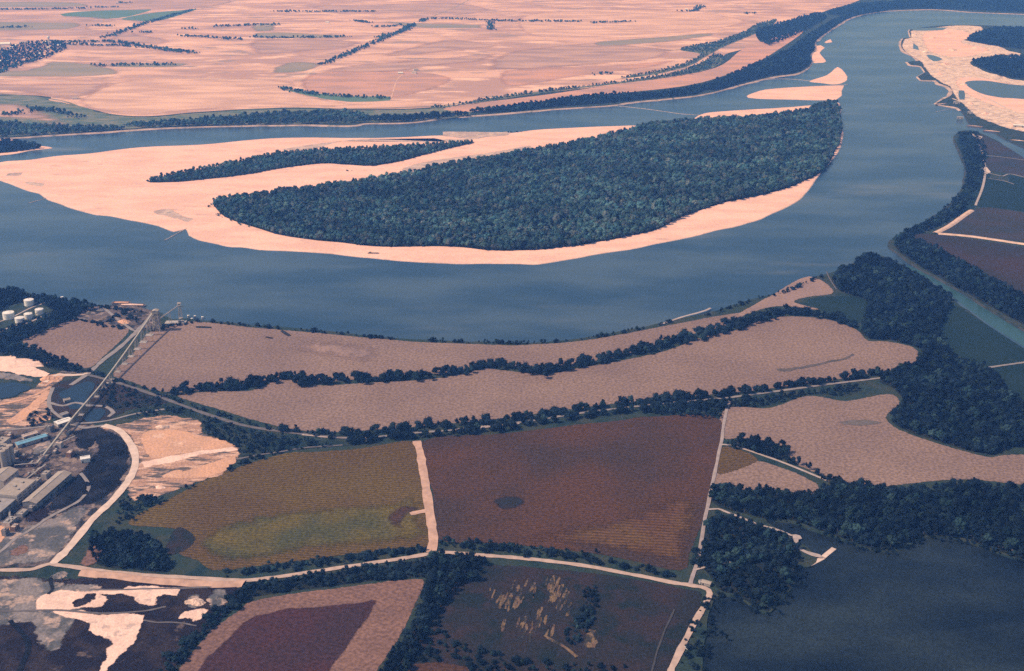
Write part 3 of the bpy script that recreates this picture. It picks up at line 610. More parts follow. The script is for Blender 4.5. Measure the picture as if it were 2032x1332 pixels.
field_mat('stubble2', (0.15, 0.12, 0.11), (0.13, 0.11, 0.10), 0, 0.08, 5, 0.4, 0.01, 0.2)
SOFT = {'patch': 14, 'thin': 5, 'faint': 9, 'paler': 60, 'yellow-green': 38, 'straw-coloured': 48, 'dark': 7, 'small': 8, 'oval': 14, 'bare': 20}
for m, pts, l in SP: sheet('crop_patch' if 'crop' in m else 'field_patch', pts, m, l, 0.3, 6, 1.6, soft=SOFT.get(l.split()[0], 12), ns=0.05, grad='crop' in m or 'stubble' in m or l.startswith('oval'))
rs = random.Random(21); hub = [(990, 1175), (1010, 1190), (1022, 1180), (1045, 1170), (1085, 1162), (1110, 1185), (1120, 1205), (1085, 1245), (1060, 1240), (1035, 1235), (1100, 1165), (1000, 1205), (1070, 1225)]
for i in range(80):
    hx, hy = rs.choice(hub); x = hx+rs.gauss(0, 9); y = hy+rs.gauss(0, 11); L = rs.uniform(5, 14); w = rs.uniform(0.8, 1.9); tx = -0.32+rs.gauss(0, .1)
    pts = [(x-tx*L+rs.uniform(-w, w)*.6+e*w*(0.5+0.5*math.sin(math.pi*t)), y+(t-.5)*2*L) if False else (x+tx*(t-.5)*2*L+e*w*(0.35+0.65*math.sin(math.pi*(0.1+0.8*t)))*rs.uniform(.6, 1.3), y+(t-.5)*2*L) for e, ts in ((1, (0, .25, .5, .75, 1)), (-1, (1, .75, .5, .25, 0))) for t in ts]
    sheet('dry_grass_streak', pts, 'dry_grass', 'small broken streak of straw-coloured dry grass in the overgrown field', 0.32, 3, 0.6, soft=2.6, ns=0.2)['group'] = 'dry grass streaks of the overgrown field'
for pts in ([(388, 648), (420, 649), (420, 652), (390, 651)], [(560, 655), (578, 667), (572, 668), (556, 658)], [(528, 668), (543, 671), (540, 673), (526, 670)]):
    sheet('ditch', pts, 'scrub_field', 'short dark gully cut into the riverbank stubble', 0.3, 4, 0.5)['group'] = 'gullies in the riverbank stubble'

# industrial ground ------------------------------------------------------
IG = [
 ('plant_yard', 'yard', [(-200, 870), (0, 850), (100, 840), (200, 845), (245, 870), (262, 910), (255, 945), (225, 990), (175, 1035), (100, 1115), (0, 1128), (-200, 1140)], 'grey dusty yard of the cement works', 0.14),
 ('coal_ground', 'coal_yard', [(150, 860), (200, 850), (240, 868), (256, 905), (250, 935), (225, 975), (190, 995), (130, 1010), (95, 1008), (140, 960), (175, 920), (195, 885)], 'blue-black coal yard beside the long warehouse', 0.2),
 ('grey_tailings', 'tailings', [(-100, 1090), (0, 1060), (80, 1040), (150, 1010), (170, 1020), (110, 1100), (60, 1118), (-100, 1125)], 'pale mottled rubble ground beside the works road', 0.2),
 ('quarry_floor', 'quarry_floor', [(205, 850), (250, 840), (330, 825), (395, 835), (405, 860), (465, 885), (468, 915), (430, 945), (380, 960), (310, 985), (260, 990), (255, 975), (272, 930), (270, 890), (245, 858)], 'raw terraced quarry ground beside the haul road', 0.16),
 ('clay', 'clay_bank', [(282, 862), (320, 854), (360, 856), (410, 868), (462, 884), (440, 892), (390, 895), (340, 905), (300, 910), (286, 890)], 'orange stripped clay bank in the quarry', 0.3),
 ('lime', 'lime_patch', [(285, 918), (330, 908), (400, 895), (460, 888), (466, 893), (400, 904), (340, 918), (292, 926)], 'pale lime track through the quarry', 0.3),
 ('clay', 'clay_bank', [(325, 945), (350, 932), (372, 936), (440, 912), (466, 905), (466, 918), (432, 942), (390, 950), (340, 950)], 'orange-pink clay bank at the quarry\'s lower edge', 0.3),
 ('quarry_floor', 'quarry_floor', [(-200, 800), (0, 795), (60, 775), (100, 750), (118, 742), (130, 745), (104, 775), (98, 805), (100, 830), (60, 845), (0, 855), (-200, 870)], 'streaked orange quarry ground beside the pond', 0.16),
 ('lime', 'lime_pile_ground', [(-200, 690), (0, 708), (20, 706), (60, 725), (98, 742), (90, 748), (50, 745), (0, 738), (-200, 735)], 'bright white lime stockpile ground beside the tree strip', 0.3),
 ('grey_tailings', 'tailings', [(-200, 738), (0, 740), (40, 748), (60, 756), (0, 752), (-200, 760)], 'grey slurry bed under the white lime stockpile', 0.25),
 ('clay', 'clay_bank', [(92, 748), (102, 744), (118, 742), (124, 746), (108, 756), (90, 768), (82, 766)], 'small orange clay heap by the road fork', 0.34),
 ('scrub_field', 'rough_ground', [(110, 765), (200, 750), (330, 790), (330, 800), (250, 815), (190, 840), (120, 840), (105, 810)], 'dark rough ground round the works pond', 0.16),
 ('grass_ground', 'rough_ground', [(250, 830), (330, 800), (480, 845), (600, 870), (700, 880), (600, 892), (470, 905), (462, 885), (400, 860), (395, 833), (330, 822)], 'dark green rough ground beside the quarry', 0.08),
 ('plant_yard', 'loading_yard', [(150, 632), (180, 610), (250, 606), (300, 618), (320, 640), (290, 655), (258, 652), (200, 640)], 'dusty grey ground of the river loading yard', 0.2),
 ('black_spoil', 'spoil_ground', [(-200, 1145), (0, 1142), (100, 1150), (300, 1150), (470, 1165), (450, 1210), (400, 1260), (340, 1334), (300, 1420), (-200, 1420)], 'black spoil ground streaked with white lime', 0.14),
 ('grey_tailings', 'tailings', [(-200, 1150), (0, 1152), (60, 1150), (130, 1160), (200, 1165), (170, 1200), (150, 1235), (110, 1290), (80, 1275), (60, 1235), (0, 1240), (-200, 1240)], 'grey tailings spread over the black spoil', 0.22),
 ('lime', 'lime_patch', [(70, 1205), (90, 1180), (140, 1172), (205, 1180), (216, 1192), (200, 1205), (120, 1210), (75, 1214)], 'hooked white lime patch on the spoil ground', 0.3),
 ('lime', 'lime_patch', [(195, 1176), (240, 1170), (265, 1165), (320, 1165), (352, 1172), (350, 1182), (318, 1186), (312, 1200), (275, 1198), (262, 1184), (240, 1178), (200, 1180)], 'broad white lime patch beside the berm', 0.3),
 ('lime', 'lime_patch', [(108, 1215), (150, 1210), (190, 1218), (270, 1220), (283, 1230), (276, 1255), (262, 1275), (235, 1310), (212, 1334), (190, 1400), (150, 1400), (190, 1334), (220, 1290), (228, 1272), (190, 1262), (170, 1240), (140, 1228)], 'forked white lime spill running down the spoil', 0.3),
 ('lime', 'lime_patch', [(355, 1228), (366, 1214), (412, 1212), (405, 1224), (390, 1230)], 'small angular white lime patch on the dark spoil', 0.3),
 ('lime', 'lime_patch', [(165, 1203), (188, 1194), (184, 1204)], 'tiny white lime tongue on the dark spoil', 0.34),
 ('grey_tailings', 'tailings', [(370, 1200), (376, 1182), (395, 1180), (400, 1195), (388, 1205)], 'small buff spoil heap ground', 0.3),
 ('grey_tailings', 'tailings', [(412, 1185), (430, 1170), (455, 1175), (440, 1200), (420, 1205)], 'ring-shaped grey spoil heap ground', 0.3),
]
IG += [
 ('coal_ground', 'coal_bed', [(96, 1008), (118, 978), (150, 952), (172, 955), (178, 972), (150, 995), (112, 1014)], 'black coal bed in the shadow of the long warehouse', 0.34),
 ('black_spoil', 'spoil_ground', [(40, 1010), (70, 1004), (98, 1012), (80, 1036), (52, 1030)], 'sooty ground below the warehouse end', 0.34),
 ('coal_ground', 'coal_bed', [(150, 862), (178, 856), (190, 872), (170, 890), (152, 880)], 'small black coal bed by the conveyor', 0.34),
 ('field_margin', 'dust_patch', [(20, 1095), (44, 1082), (58, 1090), (36, 1104)], 'pinkish lime scatter beside the winding works track', 0.36),
 ('grey_tailings', 'dust_patch', [(60, 892), (98, 876), (108, 884), (72, 902)], 'pale dust spill beside the turquoise shed', 0.36),
 ('clay', 'clay_bank', [(-20, 1060), (12, 1040), (18, 1056), (-4, 1078)], 'orange earth patch beside the low grey hall', 0.36),
 ('clay', 'clay_bank', [(20, 835), (60, 800), (92, 775), (98, 790), (70, 815), (36, 838)], 'orange earth band across the streaked quarry ground', 0.3),
 ('field_margin', 'dust_patch', [(165, 1118), (182, 1085), (195, 1100), (184, 1120)], 'pinkish dust patch beside the copse', 0.3),
 ('black_spoil', 'spoil_ground', [(150, 1190), (172, 1180), (190, 1186), (170, 1200), (150, 1204)], 'black hollow inside the hooked lime patch', 0.4),
 ('black_spoil', 'spoil_ground', [(210, 1196), (240, 1182), (262, 1190), (270, 1206), (240, 1212), (214, 1212)], 'black hollow between two lime patches', 0.4),
 ('black_spoil', 'spoil_ground', [(310, 1190), (335, 1184), (348, 1196), (330, 1210), (312, 1206)], 'dark round hollow at the lime patch corner', 0.4),
]
M['grass_ground'] = M['scrub_floor']
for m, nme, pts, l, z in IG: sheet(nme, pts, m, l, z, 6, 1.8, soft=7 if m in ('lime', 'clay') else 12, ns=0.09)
sheet('pond', [(116, 782), (150, 766), (175, 757), (190, 762), (178, 785), (165, 808), (140, 812), (128, 796)], 'pond', 'blue settling pond crossed by the conveyor', 0.5, 5, 0.8)
sheet('pond', [(-200, 765), (0, 760), (40, 762), (62, 770), (40, 780), (0, 792), (-200, 800)], 'pond', 'dark blue quarry pond below the lime stockpile', 0.5, 5, 0.8)
sheet('pond', [(165, 830), (190, 812), (208, 816), (200, 830), (182, 838)], 'pond', 'small dark pond beside the rough ground', 0.5, 5, 0.8)
sheet('tank_yard', [(-60, 668), (0, 640), (40, 612), (58, 603), (100, 617), (60, 640), (20, 652), (0, 665), (-40, 690)], 'grass', 'grassy yard around the white storage tanks', 0.3, 5, 0.5)

# roads -------------------------------------------------------------------
RD = [
 (7.5, 'dirt_road', [(-150, 1132), (0, 1132), (60, 1131), (95, 1121), (130, 1124), (200, 1134), (260, 1140), (330, 1145), (400, 1149), (480, 1153), (560, 1144), (650, 1131), (720, 1121), (800, 1109), (860, 1099), (900, 1098), (960, 1103), (1050, 1110), (1150, 1122), (1250, 1140), (1340, 1158), (1370, 1162), (1398, 1168), (1408, 1178), (1400, 1200), (1370, 1252), (1340, 1312), (1325, 1345), (1300, 1400)], 'pale gravel road running past the fields to the lake'),
 (4.8, 'lane', [(1370, 1160), (1385, 1110), (1396, 1050), (1405, 1000), (1418, 940), (1430, 885), (1436, 845), (1443, 805), (1450, 792)], 'straight pale lane beside the maroon field'),
 (4.5, 'pale_road', [(1432, 883), (1450, 885), (1480, 893), (1560, 921), (1640, 954)], 'thin pale lane past the copse'),
 (3.5, 'dim_track', [(1640, 954), (1700, 978), (1780, 1005), (1860, 1036), (1950, 1074), (2032, 1100), (2200, 1155)], 'dim dike track through the lakeside woods'),
 (4.0, 'pale_road', [(1405, 1012), (1425, 1011), (1445, 1018), (1475, 1030), (1500, 1040), (1540, 1052), (1572, 1064)], 'narrow track to the lake landing'),
 (3.5, 'pale_road', [(1378, 1132), (1410, 1124), (1450, 1117)], 'short pale stub track into the lakeside wood'),
 (11, 'white_road', [(104, 1120), (140, 1085), (180, 1035), (225, 992), (255, 955), (268, 922), (265, 895), (250, 868), (232, 852), (205, 845)], 'curving white haul road between the works and the quarry'),
 (9, 'grey_road', [(140, 765), (175, 742), (205, 715), (240, 688), (270, 660), (292, 638), (302, 622)], 'straight works road beside the conveyor'),
 (5, 'grey_road', [(-100, 1160), (0, 1096), (30, 1070), (65, 1050), (90, 1032), (130, 1010), (160, 992), (176, 970), (172, 955), (160, 940)], 'winding grey works track behind the coal yard'),
 (7, 'dim_track', [(120, 738), (165, 743), (215, 755), (270, 772), (340, 797), (420, 826), (500, 848), (600, 862), (700, 871), (720, 871)], 'grey railway track bed beside the tan fields'),
 (6, 'grey_road', [(720, 871), (760, 867), (820, 860), (900, 854), (1000, 843), (1080, 832), (1150, 821), (1300, 803), (1450, 789), (1640, 764), (1760, 750), (1850, 742), (1940, 733), (2032, 720), (2300, 685)], 'straight grey railway embankment road between the hedgerows'),
 (6, 'pale_road', [(600, 863), (650, 868), (710, 871)], 'pale stretch of the railway bed'),
 (8, 'pale_road', [(900, 854), (960, 848), (1030, 840)], 'bright bare stretch of the railway embankment'),
 (12, 'orange_road', [(827, 876), (835, 905), (842, 950), (850, 1000), (857, 1050), (860, 1075), (855, 1097)], 'wide pinkish dirt lane between two crop fields'),
 (9, 'orange_road', [(850, 1014), (832, 1017), (814, 1021)], 'short dirt spur off the pinkish lane'),
 (6, 'grey_road', [(105, 770), (98, 790), (100, 812), (120, 828), (150, 843), (165, 850), (205, 845)], 'grey track curving round the pond yard'),
 (6, 'grey_road', [(100, 800), (125, 806), (150, 800), (175, 805), (210, 808), (225, 820), (215, 828)], 'narrow grey track below the works pond'),
 (5, 'grey_road', [(-50, 858), (60, 850), (120, 843), (200, 838), (270, 822), (330, 812)], 'grey rail spur leading into the works'),
 (4, 'dim_track', [(470, 912), (520, 903), (560, 897), (600, 890), (680, 884)], 'dim farm track along the olive field'),
 (9, 'white_road', [(80, 766), (95, 755), (112, 745), (150, 745), (175, 742)], 'pale haul road past the lime stockpile'),
 (6, 'clay_road', [(-50, 812), (20, 800), (70, 785), (100, 768)], 'orange track across the streaked quarry ground'),
 (6, 'grey_road', [(205, 610), (230, 632), (262, 655), (275, 660)], 'short dusty road across the loading yard'),
 (4, 'pale_road', [(-30, 648), (20, 632), (60, 612), (90, 602), (116, 594)], 'pale service lane to the tank jetty'),
 (4, 'pale_road', [(-30, 675), (20, 650), (60, 640), (95, 622)], 'pale lane below the white storage tanks'),
 (5, 'pale_road', [(1310, 645), (1360, 628), (1400, 617), (1410, 612)], 'pale riverbank landing track'),
 (2.2, 'faint_track', [(1290, 1345), (1305, 1290), (1325, 1240), (1338, 1210)], 'faint wheel track in the overgrown field'),
 (4, 'dry_grass', [(1080, 1262), (1100, 1275), (1120, 1285), (1145, 1305)], 'dry grass trail crossing the overgrown field'),
 (2.5, 'dim_track', [(1640, 540), (1650, 560), (1660, 575)], 'short landing lane at the woods\' tip'),
 (4, 'coal_ground', [(115, 1140), (100, 1150), (105, 1170), (95, 1180)], 'dark drainage cut through the tailings'),
 (6, 'coal_ground', [(20, 1232), (50, 1265), (55, 1290), (40, 1334), (35, 1400)], 'dark wet channel down the spoil'),
 (2.5, 'dim_track', [(285, 1232), (310, 1236), (360, 1238), (390, 1243)], 'thin pale ridge track across the spoil'),
 (3, 'dim_track', [(0, 1214), (110, 1212), (200, 1218), (280, 1214), (330, 1205)], 'faint track between the lime patches'),
]
M['clay_road'] = M['clay']
for w, m, pts, l in RD: ribbon('railway_bed' if 'railway' in l else 'road' if w >= 7 else 'track', pts, w, m, l, 0.5, 0.35)
levee('berm', [(160, 1136), (220, 1142), (300, 1152), (380, 1158), (440, 1160), (485, 1158)], 17, 2.0, 'orange_road', 'orange earth berm beside the gravel road')['category'] = 'berm'
levee('berm', [(180, 1170), (300, 1170), (420, 1165)], 5, 1.0, 'dim_track', 'low dark spoil berm below the orange one')['category'] = 'berm'
# boat landing on the lake
sheet('boat_landing', [(1572, 1062), (1588, 1064), (1592, 1070), (1585, 1072), (1584, 1084), (1600, 1094), (1628, 1102), (1632, 1108), (1610, 1104), (1585, 1092), (1577, 1080)], 'pale_road', 'pale gravel landing drive hooking out over the lake shore', 0.55, 5, 0.3)
for a, b in (((1606, 1122), (1633, 1108)), ((1634, 1106), (1655, 1089))):
    pa, pb = g1(*a, -1.2), g1(*b, -1.2)
    m = MB(); m.beam(pa, pb, 6.5, 1.8)
    tag(m.build('boat_jetty', 'white_road'), 'pale rubble jetty arm at the lake landing', 'jetty', 'jetty arms at the lake landing')

# ================================================================== TREES
def lump(bm, c, r, seed, sub=1, squash=0.85):
    rr = random.Random(seed)
    res = bmesh.ops.create_icosphere(bm, subdivisions=sub, radius=1.0)
    for v in res['verts']:
        k = 0.78+0.42*rr.random()
        v.co = Vector((c[0]+v.co.x*r*k, c[1]+v.co.y*r*k, c[2]+v.co.z*r*k*squash))
def crown_mesh(name, seed, kind, mat):
    """uneven crown of lobes with leaf clumps standing off them; the tree is one unit tall"""
    rr = random.Random(seed); bm = bmesh.new(); lobes = []
    if kind == 'tall': n, R0, z0, z1 = 9, 0.22, 0.36, 0.86
    elif kind == 'round': n, R0, z0, z1 = 10, 0.29, 0.36, 0.80
    else: n, R0, z0, z1 = 7, 0.42, 0.22, 0.70      # shrub
    for i in range(n):
        a = rr.random()*6.28; t = (i+0.5)/n; z = z0+(z1-z0)*t
        k = math.sin(math.pi*min(1, 0.25+0.75*t))
        d = R0*rr.uniform(0.35, 1.0)*(0.35+0.65*k)
        r = R0*rr.uniform(0.48, 0.78)*(0.6+0.4*k)
        c = (d*math.cos(a), d*math.sin(a), z); lobes.append((c, r)); lump(bm, c, r, seed*50+i)
    lump(bm, (0, 0, (z0+z1)/2), R0*0.8, seed*91)
    for i in range(150):                                # leaf clumps
        c, r = rr.choice(lobes); u = Vector((rr.gauss(0, 1), rr.gauss(0, 1), rr.gauss(0.3, 1))).normalized()
        p = Vector(c)+u*r*rr.uniform(0.9, 1.3); s = rr.uniform(0.03, 0.07)
        if p.z < 0.06: continue
        e1 = Vector((rr.gauss(0, 1), rr.gauss(0, 1), rr.gauss(0, 1))).normalized(); e2 = e1.orthogonal().normalized()
        vs = [bm.verts.new(p+e1*s*rr.uniform(.7, 1.3)), bm.verts.new(p-e1*s*0.6+e2*s), bm.verts.new(p-e1*s*0.6-e2*s)]
        bm.faces.new(vs)
    me = bpy.data.meshes.new(name); bm.to_mesh(me); bm.free(); me.materials.append(M[mat]); return me
def trunk_mesh(name, seed, top=0.62):
    rr = random.Random(seed); m = MB()
    m.lathe((0, 0, -0.02), [(0.032, 0), (0.024, 0.2), (0.017, 0.42), (0.008, top)], 7)
    for i in range(4):
        a = rr.random()*6.28; z = rr.uniform(0.25, 0.45)
        m.beam((0, 0, z), (0.2*math.cos(a), 0.2*math.sin(a), z+0.22), 0.014)
    me = bpy.data.meshes.new(name); me.from_pydata(m.v, [], m.f); me.update(); me.materials.append(M['bark']); return me
VAR = []
for i, (k, mt) in enumerate((('tall', 'leaf'), ('round', 'leaf'), ('round', 'leaf_dark'), ('tall', 'leaf_dark'), ('round', 'leaf'), ('round', 'leaf_pale'), ('shrub', 'leaf'), ('shrub', 'leaf_dark'), ('shrub', 'leaf_pale'), ('round', 'leaf_mid'))):
    VAR.append((crown_mesh('crown', 11+i*3, k, mt), trunk_mesh('trunk', 5+i, 0.3 if k == 'shrub' else 0.6)))
# whole-tree prototypes used only by the woods' geometry nodes
proto = bpy.data.collections.new('tree_kinds')
for i, (cm, tm) in enumerate(VAR):
    bm = bmesh.new(); bm.from_mesh(tm)
    nb = len(bm.faces); bm.from_mesh(cm); bm.faces.ensure_lookup_table()
    for f in bm.faces[nb:]: f.material_index = 1
    me = bpy.data.meshes.new('tree_kind'); bm.to_mesh(me); bm.free(); me.materials.append(M['bark']); me.materials.append(cm.materials[0])
    o = bpy.data.objects.new('tree_kind_%02d' % i, me); proto.objects.link(o)
ng = bpy.data.node_groups.new('wood_scatter', 'GeometryNodeTree')
ng.interface.new_socket('Geometry', in_out='INPUT', socket_type='NodeSocketGeometry'); ng.interface.new_socket('Geometry', in_out='OUTPUT', socket_type='NodeSocketGeometry')
N = ng.nodes; gi = N.new('NodeGroupInput'); go = N.new('NodeGroupOutput'); ip = N.new('GeometryNodeInstanceOnPoints')
ci = N.new('GeometryNodeCollectionInfo'); ci.inputs['Collection'].default_value = proto; ci.inputs['Separate Children'].default_value = True; ci.inputs['Reset Children'].default_value = True
def attr(nm, ty):
    a = N.new('GeometryNodeInputNamedAttribute'); a.data_type = ty; a.inputs['Name'].default_value = nm; return a.outputs['Attribute']
er = N.new('FunctionNodeEulerToRotation'); L_ = ng.links.new
L_(gi.outputs[0], ip.inputs['Points']); L_(ci.outputs[0], ip.inputs['Instance']); ip.inputs['Pick Instance'].default_value = True
L_(attr('kind_index', 'INT'), ip.inputs['Instance Index']); L_(attr('turn', 'FLOAT_VECTOR'), er.inputs[0]); L_(er.outputs[0], ip.inputs['Rotation'])
L_(attr('size', 'FLOAT_VECTOR'), ip.inputs['Scale']); L_(ip.outputs[0], go.inputs[0])

def scatter_poly(q, spacing, seed, gap=0.0):
    r = np.random.default_rng(seed); lo, hi = q.min(0), q.max(0)
    xs = np.arange(lo[0], hi[0], spacing); ys = np.arange(lo[1], hi[1], spacing*0.9)
    X, Y = np.meshgrid(xs, ys); X = X+np.where(np.arange(len(ys)) % 2, spacing/2, 0)[:, None]
    p = np.stack([X.ravel(), Y.ravel()], 1)+r.uniform(-0.42, 0.42, (X.size, 2))*spacing
    p = p[inside(p, q)]
    if gap > 0:
        ph = np.sin(p[:, 0]*0.021+1.3*np.sin(p[:, 1]*0.017))+np.sin(p[:, 1]*0.03+p[:, 0]*0.011)
        p = p[r.random(len(p)) > gap*(0.6+0.4*ph)]
    return p
def scatter_line(pts, spacing, spread, seed, zb=0.0):
    r = np.random.default_rng(seed); c = G(smooth(pts, False, 8), zb); d = np.concatenate([[0], np.cumsum(np.linalg.norm(np.diff(c, axis=0), axis=1))])
    n = int(d[-1]/spacing); s = np.sort(r.uniform(0, d[-1], n))
    p = np.stack([np.interp(s, d, c[:, 0]), np.interp(s, d, c[:, 1])], 1)
    return p+r.normal(size=p.shape)*spread*0.5
CAND = []      # x, y, z, height, kind index, region
REG = []
def region(name, label, pts_list, spacing, h, kinds, gap=0.0, zb=0.0, floor=None, indiv=None, hv=0.27, seed=None):
    """a wood: polygon (closed) of pixel points at ground level"""
    ri = len(REG); REG.append((name, label, indiv)); sd = seed or 100+ri
    for poly in pts_list:
        q = outline(poly, zb, 5, 1.2, ri)
        if floor: sheet_q('forest_floor', q, zb+0.10+0.004*ri, floor, 'ground coloured dark for the shade under the '+name)
        p = scatter_poly(q, spacing, sd, gap); add_pts(p, zb, h, kinds, ri, hv, sd)
def line(name, label, lines, spacing, spread, h, kinds, zb=0.0, indiv=None, hv=0.3):
    ri = len(REG); REG.append((name, label, indiv))
    for k, l in enumerate(lines):
        add_pts(scatter_line(l, spacing, spread, 300+ri*7+k, zb), zb, h, kinds, ri, hv, ri*11+k)
def add_pts(p, zb, h, kinds, ri, hv, sd):
    r = np.random.default_rng(sd+1)
    for (x, y) in p:
        CAND.append((x, y, zb, h*float(np.clip(r.normal(1, hv), 0.5, 1.7)), int(r.choice(kinds)), ri))
T = [0, 1, 1, 4, 3, 4, 0, 5, 5]; TD = [2, 3, 3, 2, 9]; S = [6, 7, 6, 8]; TS = [9, 2, 3, 9, 7, 7]; SD = [7, 7, 9]
region('island wood', 'dense blue-green wood covering the big island', [[(425, 408), (440, 398), (520, 387), (600, 377), (700, 364), (800, 348), (860, 334), (920, 324), (1000, 312), (1100, 294), (1180, 277), (1255, 258), (1290, 249), (1340, 244), (1380, 240), (1410, 238), (1500, 234), (1560, 227), (1600, 221), (1625, 209), (1661, 207), (1667, 240), (1668, 268), (1652, 312), (1630, 342), (1590, 362), (1540, 380), (1490, 392), (1440, 402), (1400, 414), (1350, 432), (1300, 457), (1240, 470), (1180, 482), (1080, 495), (980, 497), (900, 490), (760, 490), (680, 482), (600, 474), (540, 462), (490, 447), (450, 432)]],
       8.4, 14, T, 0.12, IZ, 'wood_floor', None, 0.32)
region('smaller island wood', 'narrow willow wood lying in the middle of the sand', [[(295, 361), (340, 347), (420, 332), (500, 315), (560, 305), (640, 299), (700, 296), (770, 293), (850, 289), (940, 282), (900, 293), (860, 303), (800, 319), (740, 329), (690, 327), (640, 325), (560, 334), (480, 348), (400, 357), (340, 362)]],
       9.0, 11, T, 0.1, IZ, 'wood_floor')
region('islet clump', 'clump of trees on the low islet by the north bank', [[(-150, 284), (0, 281), (40, 284), (70, 290), (80, 294), (40, 300), (0, 304), (-150, 312)]], 11, 14, TD, 0.0, WZ+0.8, 'wood_floor')
region('north bank wood', 'tangled wood along the north bank of the river', [[(-300, 252), (0, 246), (50, 249), (100, 252), (160, 254), (250, 256), (200, 261), (100, 267), (0, 272), (-300, 284)],
        [(240, 250), (330, 243), (400, 238), (500, 231), (560, 226), (640, 224), (700, 226), (745, 238), (735, 243), (600, 246), (500, 248), (400, 250), (300, 253)]], 11, 14, T, 0.1, 0, 'wood_floor')
region('north bank thicket', 'strip of trees along the narrow orange field\'s river edge', [[(740, 241), (760, 234), (830, 232), (900, 227), (930, 230), (900, 232), (810, 242)],
        [(930, 223), (1000, 215), (1060, 206), (1100, 202), (1130, 196), (1200, 190), (1300, 187), (1350, 180), (1420, 168), (1400, 180), (1370, 189), (1300, 195), (1200, 205), (1100, 213), (1000, 223)]], 11, 14, TD, 0.05, 0, 'wood_floor')
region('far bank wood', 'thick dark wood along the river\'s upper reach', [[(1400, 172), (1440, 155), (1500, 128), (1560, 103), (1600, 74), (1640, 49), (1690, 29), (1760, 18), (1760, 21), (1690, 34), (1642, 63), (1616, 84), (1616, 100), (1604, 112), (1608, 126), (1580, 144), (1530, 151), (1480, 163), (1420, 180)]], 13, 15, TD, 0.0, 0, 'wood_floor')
region('levee wood', 'curling band of trees along the old oxbow levee', [[(855, 213), (920, 206), (960, 197), (1040, 186), (1100, 178), (1230, 163), (1300, 152), (1350, 143), (1400, 120), (1420, 108), (1437, 116), (1420, 132), (1370, 148), (1300, 158), (1230, 166), (1040, 190), (950, 205), (880, 216)],
        [(1230, 156), (1300, 142), (1360, 126), (1390, 108), (1350, 100), (1370, 92), (1420, 84), (1480, 62), (1500, 50), (1540, 40), (1520, 58), (1440, 92), (1405, 110), (1370, 130), (1300, 148)]], 13, 10, T, 0.35, 0, 'north_scrub')
region('horizon wood', 'dark continuous forest along the top of the river bend', [[(1640, 27), (1700, 10), (1800, 2), (2032, -12), (2500, -30), (2600, 36), (2200, 29), (2032, 25), (1900, 19), (1800, 18), (1740, 21), (1690, 31)], [(1500, 62), (1560, 44), (1620, 28), (1640, 36), (1600, 60), (1560, 80), (1520, 90)]], 18, 15, TD, 0.1, 0, 'wood_floor')
region('workings wood', 'dark wood hemming the sand workings', [[(1955, 62), (2032, 57), (2500, 66), (2500, 150), (2032, 98), (1985, 94), (1920, 80)], [(1930, 122), (1960, 117), (2032, 113), (2500, 130), (2500, 200), (2032, 157), (1985, 149), (1942, 133)]], 13, 14, TD, 0.1, 0, 'wood_floor')
region('peninsula thicket', 'shrubby wooded fringe of the river peninsula', [[(1902, 268), (1918, 262), (1940, 268), (1956, 296), (1952, 345), (1940, 375), (1926, 404), (1890, 430), (1862, 446), (1808, 470), (1780, 480), (1770, 474), (1850, 432), (1902, 386), (1918, 350), (1910, 310)]], 11, 9, TS, 0.35, 0, None)
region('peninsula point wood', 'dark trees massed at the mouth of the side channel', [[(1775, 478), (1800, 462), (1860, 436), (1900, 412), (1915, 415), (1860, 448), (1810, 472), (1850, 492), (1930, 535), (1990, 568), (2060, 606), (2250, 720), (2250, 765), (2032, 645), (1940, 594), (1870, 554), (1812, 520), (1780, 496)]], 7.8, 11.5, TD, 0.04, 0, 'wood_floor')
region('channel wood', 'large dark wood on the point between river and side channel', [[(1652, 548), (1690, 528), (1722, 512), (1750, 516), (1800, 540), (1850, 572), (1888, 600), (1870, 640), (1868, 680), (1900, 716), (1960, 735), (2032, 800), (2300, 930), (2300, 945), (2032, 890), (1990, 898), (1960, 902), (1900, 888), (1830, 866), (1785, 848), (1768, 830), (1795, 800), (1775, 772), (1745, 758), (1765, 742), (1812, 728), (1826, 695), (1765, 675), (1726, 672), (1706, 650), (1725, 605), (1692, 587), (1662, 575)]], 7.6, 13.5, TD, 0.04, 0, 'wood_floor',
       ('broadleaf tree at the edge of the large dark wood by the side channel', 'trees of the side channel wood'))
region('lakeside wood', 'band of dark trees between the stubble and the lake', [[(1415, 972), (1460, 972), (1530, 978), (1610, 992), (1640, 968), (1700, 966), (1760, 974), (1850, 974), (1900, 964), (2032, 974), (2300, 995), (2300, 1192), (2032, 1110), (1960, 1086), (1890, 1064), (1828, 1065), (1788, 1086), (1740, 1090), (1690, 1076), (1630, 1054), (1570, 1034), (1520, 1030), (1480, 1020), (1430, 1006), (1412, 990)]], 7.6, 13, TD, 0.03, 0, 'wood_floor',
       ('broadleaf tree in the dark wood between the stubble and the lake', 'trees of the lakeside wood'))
region('spit wood', 'ragged wood on the spit west of the lake', [[(1410, 1026), (1450, 1026), (1520, 1050), (1560, 1070), (1590, 1100), (1580, 1122), (1580, 1150), (1566, 1172), (1545, 1192), (1526, 1214), (1500, 1204), (1466, 1182), (1430, 1170), (1405, 1140), (1392, 1120), (1400, 1070)]], 8.0, 11.5, TD, 0.3, 0, 'wood_floor',
       ('broadleaf tree in the ragged wood west of the lake', 'trees on the lake spit'))
